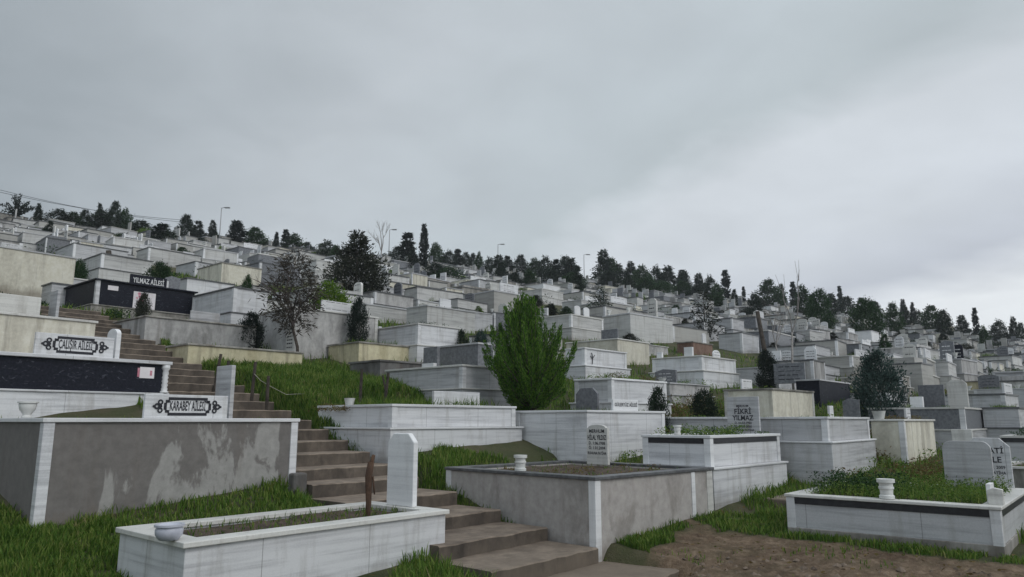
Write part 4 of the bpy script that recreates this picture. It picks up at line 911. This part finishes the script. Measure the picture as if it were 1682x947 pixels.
# leaning twiggy tree, needles mostly dead
def twig_tree(name,u,v,r,hgt,lean,label,seed,depth=4,mat='twig_dark',spread=.55,rad=.035,upw=.5,first=.35,leafmat=None,ratio=.68,kids=(3,4)):
    rr=random.Random(seed); x,y,_=at(u,v,r); z=ground(x,y); root=empty(name,(x,y,z)); tag(root,label,'tree',TG); mb=MB(); tips=[]
    tk=MB(); top=Vector((lean,0,hgt*first)); tk.tube([(0,0,-.3),(lean*.3,0,hgt*first*.5),top],[rad,rad*.85,rad*.7],7); tk.obj('trunk','bark' if leafmat else mat,root,smooth=True)
    def grow(p,d,l,r_,dep):
        q=p+d*l*.5+Vector((rr.uniform(-1,1),rr.uniform(-1,1),rr.uniform(-.3,.6)))*l*.07; e=p+d*l
        mb.tube([p,q,e],[r_,r_*.8,r_*.55],4); tips.append((e,d,l))
        if dep==0: return
        for k in range(rr.randint(*kids)):
            nd=(d+Vector((rr.uniform(-1,1),rr.uniform(-1,1),rr.uniform(-.5,1)*upw))*spread*1.4).normalized(); s=rr.uniform(.35,1); grow(p+d*l*s,nd,l*rr.uniform(ratio-.15,ratio+.12),r_*.55,dep-1)
    for k in range(kids[1]): grow(top,(Vector((lean*.2,0,1))+Vector((rr.uniform(-1,1),rr.uniform(-1,1),rr.uniform(-.2,.4)))*spread*1.5).normalized(),hgt*(1-first)*.42,rad*.6,depth)
    mb.obj('branches',mat,root)
    if leafmat and 'twiggy' in name:
        rg=np.random.default_rng(seed); v_,f_=cone_crown(rg,leafmat[1],lambda t:.42*math.sin(math.pi*(t*.86+.10))**.7,.11,.017,0,.22,.25,95,.085)
        v_=v_*np.array([hgt*.50,hgt*.50,hgt*(1-first*.92)])+np.array([lean,0,hgt*first*.92]); mesh_np('crown',v_,f_,leafmat[0],root)
    elif leafmat:
        rg=np.random.default_rng(seed); pts=np.array([tuple(t[0]) for t in tips]); n=leafmat[1]; k=rg.integers(0,len(pts),n); Pp=pts[k]+rg.normal(0,.08,(n,3))*np.array([1.3,1.3,.6]); Dd=unit(rg.normal(size=(n,3))*np.array([1,1,.35])); v_,f_=leaves(Pp,Dd,.10*rg.uniform(.5,1.2,n),.016,rg); mesh_np('crown',v_,f_,leafmat[0],root)
    return root
o=twig_tree('twiggy_tree',493,572,20.3,3.1,-.24,'leaning twiggy tree with a bare trunk and dull brown needles',5,3,'twig_dark',.62,.05,.9,.36,('leaf_dead',2300),.64,(3,4)); o.rotation_euler=(0,0,0)
twig_tree('bare_tree',626,425,82,6.2,0,'pale leafless tree on the skyline left of the cypresses',9,4,'twig_pale',.38,.10,.9,.25,None,.66,(2,3))
twig_tree('bare_tree',1300,600,27,5.1,.1,'tall thin leafless sapling of pale sticks rising above the right skyline',14,2,'twig_pale',.16,.045,1.2,.42,None,.75,(1,2))
twig_tree('bare_tree',1278,560,31,3.6,-.1,'short leafless sapling left of the tall pale sticks',17,3,'twig_pale',.35,.04,.8,.35,None,.66,(2,3))
twig_tree('bare_tree',815,545,24.5,1.5,0,'spindly rose like bush with bare stems just left of the conifer top',19,3,'twig_dark',.55,.02,.5,.3,('leaf_dark',260),.65,(2,3))
# shrubs growing in and between the graves further up
for u,vt,w in ((560,440,22),(640,440,20),(690,462,18),(705,485,14),(760,452,18),(785,500,18),(860,470,18),(880,480,22),(1010,488,18),(1045,480,20),(1110,500,18),(1125,522,16),(1185,508,22),(1245,488,22),(1310,505,18),(1370,520,16),(1405,575,24),(1460,570,20),(1535,585,24),(1570,600,20),(1610,598,22),(1345,590,18),(60,372,22),(200,382,20),(240,372,18),(330,385,18),(440,395,20),(505,395,16),(618,452,18),(648,468,20),(726,478,16),(742,498,22),(770,470,20),(798,478,16),(905,492,20),(930,500,16),(948,470,18),(1062,508,18),(1090,540,16),(1035,545,20),(1068,560,22),(1210,520,20),(1228,500,18),(1282,530,26),(1300,548,20),(1270,560,18),(1322,520,20),(1366,545,22),(1388,560,18),(1475,540,16),(1502,545,18),(1520,560,22),(1548,545,16),(1585,560,20),(1560,590,24),(1500,600,22),(1640,556,18),(1620,575,18),(1662,600,30),(1648,580,20),(130,436,20),(300,405,18),(470,440,14),(515,408,16)):
    plant_tree(rt.choice((B_,B_,P_,S_)),u,vt,w,v=vt+rt.uniform(16,26),mat=rt.choice((None,'leaf_dark','leaf_green','leaf_weed','leaf_brown')))
# dead leaning trunk
x,y,_=at(1257,588,27.5); z=ground(x,y); mb=MB(); d=at(1244,511,27.5); mb.tube([(0,0,-.3),((d[0]-x)*.4+.05,0,(d[2]-z)*.5),(d[0]-x,d[1]-y,d[2]-z)],[.09,.08,.07],9); o=mb.obj('dead_trunk','wood_dark',smooth=True); o.location=(x,y,z); tag(o,'leaning dead tree trunk cut off at the top','tree',TG)
x,y,_=at(181,404,38); z=ground(x,y); mb=MB(); mb.tube([(0,0,-.3),(.02,0,.5),(-.05,0,1.2)],[.14,.13,.12],8); o=mb.obj('tree_stump','wood_dark',smooth=True); o.location=(x,y,z); tag(o,'short brown stump of a cut tree on the upper left slope','stump')
# ---------------------------------------------------------------- street lamps, wires, stakes
def lamp(u,vt,fr,label,side=1):
    x,y,_=at(u,vt,10); r=rcrest(math.degrees(math.atan2(x,y)))*fr; x,y,zt=at(u,vt,r); z=ground(x,y); hh=zt-z; root=empty('street_lamp',(x,y,z)); tag(root,label,'street lamp','street lamps along the crest')
    mb=MB(); mb.tube([(0,0,-.3),(0,0,hh)],[.055,.04],8); mb.obj('pole','metal_grey',root,smooth=True)
    mb=MB(); mb.tube([(0,0,hh-.03),(.35*side,0,hh+.05),(.6*side,0,hh+.06)],.03,6); mb.obj('arm','metal_grey',root)
    mb=MB(); a,b_=(.3,.85) if side>0 else (-.85,-.3); mb.box(a,-.12,hh-.04,b_,.12,hh+.07); mb.obj('lamp_head','metal_grey',root,bevel=.04)
lamp(364,341,.93,'grey street lamp standing on the left part of the crest')
lamp(640,377,.93,'street lamp half hidden by the pale leafless tree')
lamp(818,401,.93,'faint street lamp at the left end of the belt of pines',1)
lamp(959,418,.93,'street lamp rising between two clumps of pines')
for k,(va,vb,lab) in enumerate(((290,366,'upper sagging power line against the grey sky'),(304,362,'lower sagging power line against the grey sky'))):
    a=Vector(at(-420,va-118,78)); b_=Vector(at(318,vb,80)); mb=MB(); pts=[a.lerp(b_,i/24)-Vector((0,0,1.6*4*(i/24)*(1-i/24))) for i in range(25)]; mb.tube(pts,.022,5); o=mb.obj('power_line','wire'); tag(o,lab,'power line','power lines above the crest')
# stakes and a cord on the grassy bank
stk=[]
for u,vb,vt,r,dx,lab in ((353,610,581,16.3,.10,'dark leaning stake, leftmost on the grassy bank'),(374,613,592,15.6,.0,'short dark stake behind the plain grey headstone'),(415,618,594,15.6,.04,'weathered stake in front of the pale yellow grave'),(440,636,617,15.2,0,'stake with the cord tied to it on the grassy bank'),(592,634,606,15.6,.02,'dark stub of a stake in the middle of the grassy bank'),(631,640,612,15.6,.08,'forked dark stake at the right end of the grassy bank')):
    x,y,_=at(u,vb,r); z=ground(x,y); hh=max(.3,at(u,vt,r)[2]-z); mb=MB(); mb.tube([(0,0,-.25),(dx*.4,0,hh*.5),(dx,0,hh)],[.036,.034,.03],7)
    if 'forked' in lab: mb.tube([(dx*.5,0,hh*.6),(dx-.12,0,hh*.95)],.022,6)
    o=mb.obj('wooden_stake','wood_dark'); o.location=(x,y,z); tag(o,lab,'stake','stakes on the grassy bank'); stk.append(Vector((x,y,z+hh*.8)))
mb=MB(); a,b_=stk[2],stk[3]; c_=Vector(at(500,644,15.4)); c_.z=ground(c_.x,c_.y)+.12; mb.tube([a,a.lerp(b_,.5)-Vector((0,0,.03)),b_],.005,5); mb.tube([b_,b_.lerp(c_,.5)-Vector((0,0,.10)),c_],.005,5); o=mb.obj('cord','rope'); tag(o,'pale cord strung between stakes on the grassy bank','cord')
# rusty post in the nearest grave
h=BY['near_white']; px,py=to_local(h,*at(603,853,8.75)[:2]); px=min(px,h['LA']-.35); py=min(max(py,.3),h['LB']-.25); x,y=to_world(h,px,py); mb=MB()
mb.tube([(0,0,-.15),(.01,0,.2),(.0,.0,.5),(.02,.01,.66)],[.026,.032,.042,.038],9); mb.tube([(.015,0,.60),(.05,.01,.74)],[.032,.02],7); mb.tube([(.05,0,.5),(.075,0,.3)],[.012,.008],5)
o=mb.obj('wooden_post','wood_rust',smooth=True); o.location=(x,y,h['top']-.08); tag(o,'rust brown splintered wooden post in the bed of the nearest white grave','post')
o=MB(); o.box(-.11,-.06,-.3,.11,.10,.36); x,y,_=at(489,815,10.9); o=o.obj('kerb_stone','concrete_dark',bevel=.03); o.location=(x,y,ground(x,y)); o.rotation_euler=(0,0,.8); tag(o,'small dark upright kerb stone at the left end of a step','kerb stone')

mb=MB(); mb.box(-.55,-.4,-.5,.55,.4,.12); o=mb.obj('concrete_step','step_concrete',bevel=.02); x,y,_=at(1312,792,13.6); o.location=(x,y,ground(x,y)+.02); o.rotation_euler=(0,0,math.radians(48)); tag(o,'lone brown concrete step between the black banded and broad grey graves','step')
# ---------------------------------------------------------------- grass
rng=np.random.default_rng(12)
def inside_any(X,Y,m=.03):
    bad=np.zeros(len(X),bool)
    for fx,fy,A,B,LA,LB,top,base in FOOT:
        u=(X-fx)*A[0]+(Y-fy)*A[1]; v=(X-fx)*B[0]+(Y-fy)*B[1]; bad|=(u>-m)&(u<LA+m)&(v>-m)&(v<LB+m)
    u=(X-SR[0])*SA[0]+(Y-SR[1])*SA[1]; v=(X-SR[0])*SB[0]+(Y-SR[1])*SB[1]; bad|=(u>-2.08)&(u<.03)&(v>-1.0)&(v<SEND)
    bad|=(u>-1.3)&(u<.38)&(v>-1.05)&(v<0)
    return bad
def scatter(n,cx,cy,sx,sy):
    return cx+rng.uniform(-sx,sx,n),cy+rng.uniform(-sy,sy,n)
SP=[]
def field(n,cx,cy,sx,sy,hh,thr=-9,dirtmax=.5):
    X,Y=scatter(n,cx,cy,sx,sy); ok=~inside_any(X,Y)&(dirt_np(X,Y)<rng.uniform(0,1,n)*dirtmax+.02); cl=wob(X,Y,1.6,3.)+.6*wob(X,Y,3.7,1.); ok&=cl>thr
    SP.append((X[ok],Y[ok],hh*(.55+.45*np.clip(cl[ok]+.6,0,1.4))))
field(34000,-4.6,7.2,1.9,1.6,.15,-.55); field(9000,-3.2,9.5,1.6,1.2,.14)      # foot of the left graves
field(26000,3.3,10.3,2.6,1.6,.12,-.45); field(5000,1.9,9.9,1.1,.7,.15)          # along the bare grey grave and the earth
field(11000,.2,12.2,1.6,1.3,.16); field(3000,-.55,8.3,.7,.8,.2); field(2500,1.75,9.6,.5,.4,.18)
field(28000,-5.2,15.8,2.6,2.6,.22,-.7); field(9000,-3.0,15.6,1.6,1.7,.26); field(5000,-3.9,18.6,1.8,1.5,.26)
field(5000,6.9,11.5,1.6,1.6,.25); field(2600,4.6,13.0,.8,1.6,.22); field(4000,-13.5,19.5,2.,2.,.3); field(6000,-12.5,18.1,1.7,1.4,.3); field(3000,-10.5,16.8,1.4,1.6,.3); field(4000,-12.4,16.6,1.6,1.4,.3)
field(2500,3.4,8.4,2.4,1.5,.07,.2,4.0)
field(12000,5,17,4.5,4,.22,-.5); field(16000,4,26,16,9,.26,-.1); field(10000,-10,30,9,9,.3,-.1); field(9000,13,20,6,5,.28,-.1)
def along_stairs(n,u0,u1,t0,t1,hh):
    u=rng.uniform(u0,u1,n); t_=rng.uniform(t0,t1,n); ok=wob(t_*1.3,u*3,1.,6.)>-.25; u,t_=u[ok],t_[ok]; X=SR[0]+SA[0]*u+SB[0]*t_; Y=SR[1]+SA[1]*u+SB[1]*t_
    k=~inside_any(X,Y,.02); SP.append((X[k],Y[k],np.full(k.sum(),hh)))
along_stairs(9000,.03,.5,.3,14,.2); along_stairs(5000,-2.5,-2.08,0,10,.18)
X=np.concatenate([s[0] for s in SP]);Y=np.concatenate([s[1] for s in SP]);HH=np.concatenate([s[2] for s in SP]); n=len(X)
Z=terrain_np(X.copy(),Y.copy())+(1-smooth(np.hypot(X,Y),14,22))*.02*wob(X,Y,2.2)-.01
hh=HH*rng.uniform(.35,1.1,n); a=rng.random(n)*6.283; bend=hh*rng.uniform(.1,.7,n); w=(.0022+.0005*np.hypot(X,Y))*rng.uniform(.7,1.4,n)
dx,dy=np.cos(a),np.sin(a); sx,sy=-dy*w,dx*w
V=np.stack([np.stack([X-sx,Y-sy,Z],1),np.stack([X+sx,Y+sy,Z],1),np.stack([X+dx*bend*.3+sx*.8,Y+dy*bend*.3+sy*.8,Z+hh*.6],1),np.stack([X+dx*bend*.3-sx*.8,Y+dy*bend*.3-sy*.8,Z+hh*.6],1),np.stack([X+dx*bend+sx*.12,Y+dy*bend+sy*.12,Z+hh*.97],1),np.stack([X+dx*bend-sx*.12,Y+dy*bend-sy*.12,Z+hh*.97],1)],1).reshape(-1,3)
b0=np.arange(n)*6; Fq=np.concatenate([np.stack([b0,b0+1,b0+2,b0+3],1),np.stack([b0+3,b0+2,b0+4,b0+5],1)])
o=mesh_np('grass',V,Fq,'grass_green'); tag(o,'long wet green grass between the graves and on the bank','grass',kind='stuff')
# earth clods and fallen leaves on the trodden ground
mb=MB(); rc_=random.Random(6)
for _ in range(1500):
    aa=math.radians(rc_.uniform(0,50)); r=rc_.uniform(6.6,9.9); x,y=r*math.sin(aa),r*math.cos(aa)
    if dirt_np(np.array([x]),np.array([y]))[0]<.3 or inside_any(np.array([x]),np.array([y]),.06)[0]: continue
    s=rc_.uniform(.012,.06)*rc_.choice((.4,.6,.8,1)); z=ground(x,y)+.0; p=[]
    for k in range(6): p.append((x+s*math.cos(k*1.047)*rc_.uniform(.7,1.3),y+s*math.sin(k*1.047)*rc_.uniform(.7,1.3),z-.01+s*.3*rc_.random()))
    p.append((x,y,z+s*rc_.uniform(.4,.8))); mb.add(p,[(k,(k+1)%6,6) for k in range(6)])
o=mb.obj('dirt_clods','clod'); tag(o,'loose clods and crumbs of brown earth on the trodden ground','earth',kind='stuff')
# weeds on the slope between the graves
def weeds(name,n,cx,cy,sx,sy,hh,mat,label,k,size,seed):
    rg=np.random.default_rng(seed); X=cx+rg.uniform(-sx,sx,k); Y=cy+rg.uniform(-sy,sy,k); ok=~inside_any(X,Y,.1)&((np.hypot(X,Y)>40)|(size<.1)); X,Y=X[ok],Y[ok]; Z=terrain_np(X.copy(),Y.copy()); q=rg.integers(0,len(X),n); hs=hh*rg.uniform(.3,1,len(X)); t=rg.random(n)
    P=np.stack([X[q]+rg.normal(0,.16*hh/.4,n),Y[q]+rg.normal(0,.16*hh/.4,n),Z[q]+t*hs[q]],1); Dd=unit(np.stack([rg.normal(size=n),rg.normal(size=n),rg.uniform(-.1,1.2,n)],1)); v,f=leaves(P,Dd,size*rg.uniform(.6,1.4,n),size*.45*rg.uniform(.6,1.3,n),rg,curl=.1)
    o=mesh_np(name,v,f,mat); tag(o,label,'weeds',kind='stuff')
weeds('weeds',9000,5.6,17.5,3.6,3.6,.45,'leaf_autumn','rusty brown and straw coloured weeds on the slope right of the conifer',110,.07,1)
weeds('weeds',12000,6.5,19,5,4.5,.4,'leaf_weed','fresh green weeds on the slope right of the conifer',150,.06,2)
weeds('weeds',6000,-11.5,18.5,2.6,2.6,.4,'leaf_green','dark green weeds on the mound left of the steps',60,.07,3)
weeds('weeds',26000,8,62,46,34,.8,'leaf_green','scattered dark undergrowth between the far graves',420,.14,4)
# dead leaves and bits of straw lying on the earth, steps and grass edge
n=1500; aa=np.radians(rng.uniform(-20,50,n)); r_=rng.uniform(7.,13.,n); X=r_*np.sin(aa); Y=r_*np.cos(aa); ok=~inside_any(X,Y,.05); X,Y=X[ok],Y[ok]; Z=terrain_np(X.copy(),Y.copy())+.03
P=np.stack([X,Y,Z],1); D_=unit(np.stack([rng.normal(size=len(X)),rng.normal(size=len(X)),rng.normal(0,.12,len(X))],1)); v,f=leaves(P,D_,rng.uniform(.03,.09,len(X)),rng.uniform(.008,.035,len(X)),rng)
o=mesh_np('leaf_litter',v,f,'leaf_autumn'); tag(o,'dead leaves and straw scattered on the bare earth','leaves',kind='stuff')
# ---------------------------------------------------------------- labels for the many
LM=[('the tall thin cypress',697,400),('the big dark conifer',588,450),('the left crest lamp',364,360),('the poster grave',240,480),('the twiggy tree',468,460),('the bright conifer',865,500),('the ragged spruce',985,500),('the brown spruce',1155,520),('the dead trunk',1250,545),('the rounded trees',1383,520),('the blue green tree',1437,600),('the lone cypress',1600,535),('the long cream grave',60,415),('the middle lamp',959,435),('the spiky tree',32,340),('the brick red grave',1140,560)]
ORD=['nearest','second nearest','third nearest','fourth nearest','fifth nearest','sixth nearest','seventh nearest','eighth nearest']+[f'{w} nearest' for w in ('ninth','tenth','eleventh','twelfth','thirteenth','fourteenth','fifteenth','sixteenth','seventeenth','eighteenth')]
def side(u,v,lm):
    du,dv=u-lm[1],v-lm[2]
    if abs(du)>abs(dv)*1.2: return 'right of' if du>0 else 'left of'
    return 'below' if dv>0 else 'above'
def name_all(items):
    pools={}
    for it in items:
        o,u,v,desc=it[:4]; lm=min(LM,key=lambda l:(l[1]-u)**2+(1.4*(l[2]-v))**2); pools.setdefault((desc,lm,side(u,v,lm)),[]).append(it)
    for (desc,lm,sd),its in pools.items():
        its.sort(key=lambda i:(i[1]-lm[1])**2+(1.4*(i[2]-lm[2]))**2)
        for k,it in enumerate(its): it[0]['label']=f"{desc} {sd} {lm[0]}" if len(its)==1 else f"{desc}, {ORD[min(k,17)]} {sd} {lm[0]}"
for it in FILL: it[0]['category']='grave'; it[0]['group']=GR
FT=[]
for o,u,v,desc,t in FILL:
    w=desc.split(' grave ',1); FT.append([o,u,v,(w[0]+(' stepped' if t==2 else '')+' grave '+w[1])])
name_all(FT)
KD={'fine_bush':'small dense bush','pine_tree':'dark green pine','spruce_tree':'dark pointed spruce','cypress_tree':'slim dark cypress','bush':'small green bush'}
TT=[]
for o,u,v,k,lab in TREES:
    o['category']='tree' if 'bush' not in k else 'bush'; o['group']=TG
    if lab: o['label']=lab
    else: TT.append([o,u,v,KD[k]+' on the hill'])
name_all(TT)
# ---------------------------------------------------------------- the damp air
if HAZE:
    m=bpy.data.materials.new('damp_air'); m.use_nodes=True; MATS['damp_air']=m; nt=NT(m); nt.n.remove(nt.n['Principled BSDF'])
    pv=nt('ShaderNodeVolumePrincipled',{'Color':(.86,.89,.93,1),'Density':HAZE}); nt.l.new(pv.outputs[0],nt.n['Material Output'].inputs['Volume'])
    zz=[float(V_[:,2].min()),float(V_[:,2].max())]; mb=MB(); mb.box(-430,-430,min(zz)-1,430,430,max(zz)+14); o=mb.obj('haze','damp_air'); tag(o,'thin grey haze over the whole hillside','haze',kind='stuff')
# ---------------------------------------------------------------- sky, sun, camera
sc=bpy.context.scene
w=bpy.data.worlds.new('World'); sc.world=w; w.use_nodes=True; nt=NT(w); nt.n.clear()
out=nt('ShaderNodeOutputWorld'); tc=nt('ShaderNodeTexCoord'); dv=tc.outputs['Generated']
sx=nt('ShaderNodeSeparateXYZ',{0:dv}); X_,Y_n,Z_=sx.outputs
zz=nt.math('ADD',nt.math('MAXIMUM',Z_,0.0),.25); px=nt.math('DIVIDE',X_,zz); py=nt.math('DIVIDE',Y_n,zz)
pv=nt('ShaderNodeCombineXYZ',{0:px,1:py,2:0.0}).outputs[0]
rot=nt('ShaderNodeMapping',{'Vector':pv,'Rotation':(0,0,math.radians(57)),'Scale':(.8,1.3,1)}).outputs[0]
n1=nt('ShaderNodeTexNoise',{'Vector':rot,'Scale':1.7,'Detail':5,'Roughness':.5,'Distortion':.5}).outputs['Fac']
n2=nt('ShaderNodeTexNoise',{'Vector':pv,'Scale':3.2,'Detail':4,'Roughness':.5,'Distortion':.3}).outputs['Fac']
q=nt.math('ADD',nt.math('ADD',nt.math('MULTIPLY',px,.838),nt.math('MULTIPLY',py,.546)),nt.math('MULTIPLY',nt.math('SUBTRACT',n1,.5),.45))
q=nt.math('ADD',q,nt.math('MULTIPLY',nt.math('SUBTRACT',n2,.5),.18))
qs=nt.math('MULTIPLY',nt.math('ADD',q,.6),1/3.2,True)
P0=lambda v:(v+.6)/3.2
SKYC=[(P0(-.5),(.225,.255,.28)),(P0(-.05),(.275,.308,.333)),(P0(.5),(.40,.435,.465)),(P0(.95),(.40,.445,.475)),(P0(1.13),(.385,.43,.455)),(P0(1.30),(.495,.53,.565)),(P0(1.65),(.50,.535,.575)),(P0(2.0),(.42,.45,.50)),(P0(2.3),(.66,.69,.715))]
col=nt.ramp(qs,SKYC)
mott=nt.math('ADD',nt.math('MULTIPLY',n2,.30),.85); col=nt.mix(1.0,col,nt('ShaderNodeCombineXYZ',{0:mott,1:mott,2:mott}).outputs[0],'MULTIPLY')
up=nt('ShaderNodeMapRange',{0:Z_,1:.55,2:1.,3:1.,4:SKYUP}).outputs[0]; bk=nt('ShaderNodeMapRange',{0:Y_n,1:.35,2:-.6,3:1.,4:SKYBACK}).outputs[0]
stn=nt.math('MULTIPLY',nt.math('MULTIPLY',up,bk),SKYGAIN)
bg=nt('ShaderNodeBackground',{'Color':col,'Strength':stn})
sky=nt('ShaderNodeTexSky',sky_type='NISHITA',sun_disc=False,sun_elevation=math.radians(44),sun_rotation=math.radians(128),air_density=1.,dust_density=4.)
bg2=nt('ShaderNodeBackground',{'Color':sky.outputs[0],'Strength':.05})
mx=nt('ShaderNodeMixShader',{0:.9}); nt.l.new(bg2.outputs[0],mx.inputs[1]); nt.l.new(bg.outputs[0],mx.inputs[2]); nt.l.new(mx.outputs[0],out.inputs[0])
su=bpy.data.lights.new('sun','SUN'); su.energy=SUN; su.angle=math.radians(25); su.color=(1,.97,.93); so=bpy.data.objects.new('sun',su); C.objects.link(so)
e,azs=math.radians(44),math.radians(128); d=Vector((math.sin(azs)*math.cos(e),math.cos(azs)*math.cos(e),math.sin(e))); so.rotation_euler=d.to_track_quat('Z','Y').to_euler()
cam=bpy.data.cameras.new('camera'); co=bpy.data.objects.new('camera',cam); C.objects.link(co); cam.sensor_width=36; cam.lens=36*F/1682; cam.clip_end=3000; cam.clip_start=.05
co.location=(0,0,EYE); co.rotation_euler=(math.pi/2+PITCH,0,0); sc.camera=co
sc.view_settings.view_transform='Standard'; sc.view_settings.look='None'; sc.view_settings.exposure=EXPO; sc.view_settings.gamma=1; sc.view_settings.use_curve_mapping=False
sc.cycles.max_bounces=6; sc.cycles.use_denoising=True
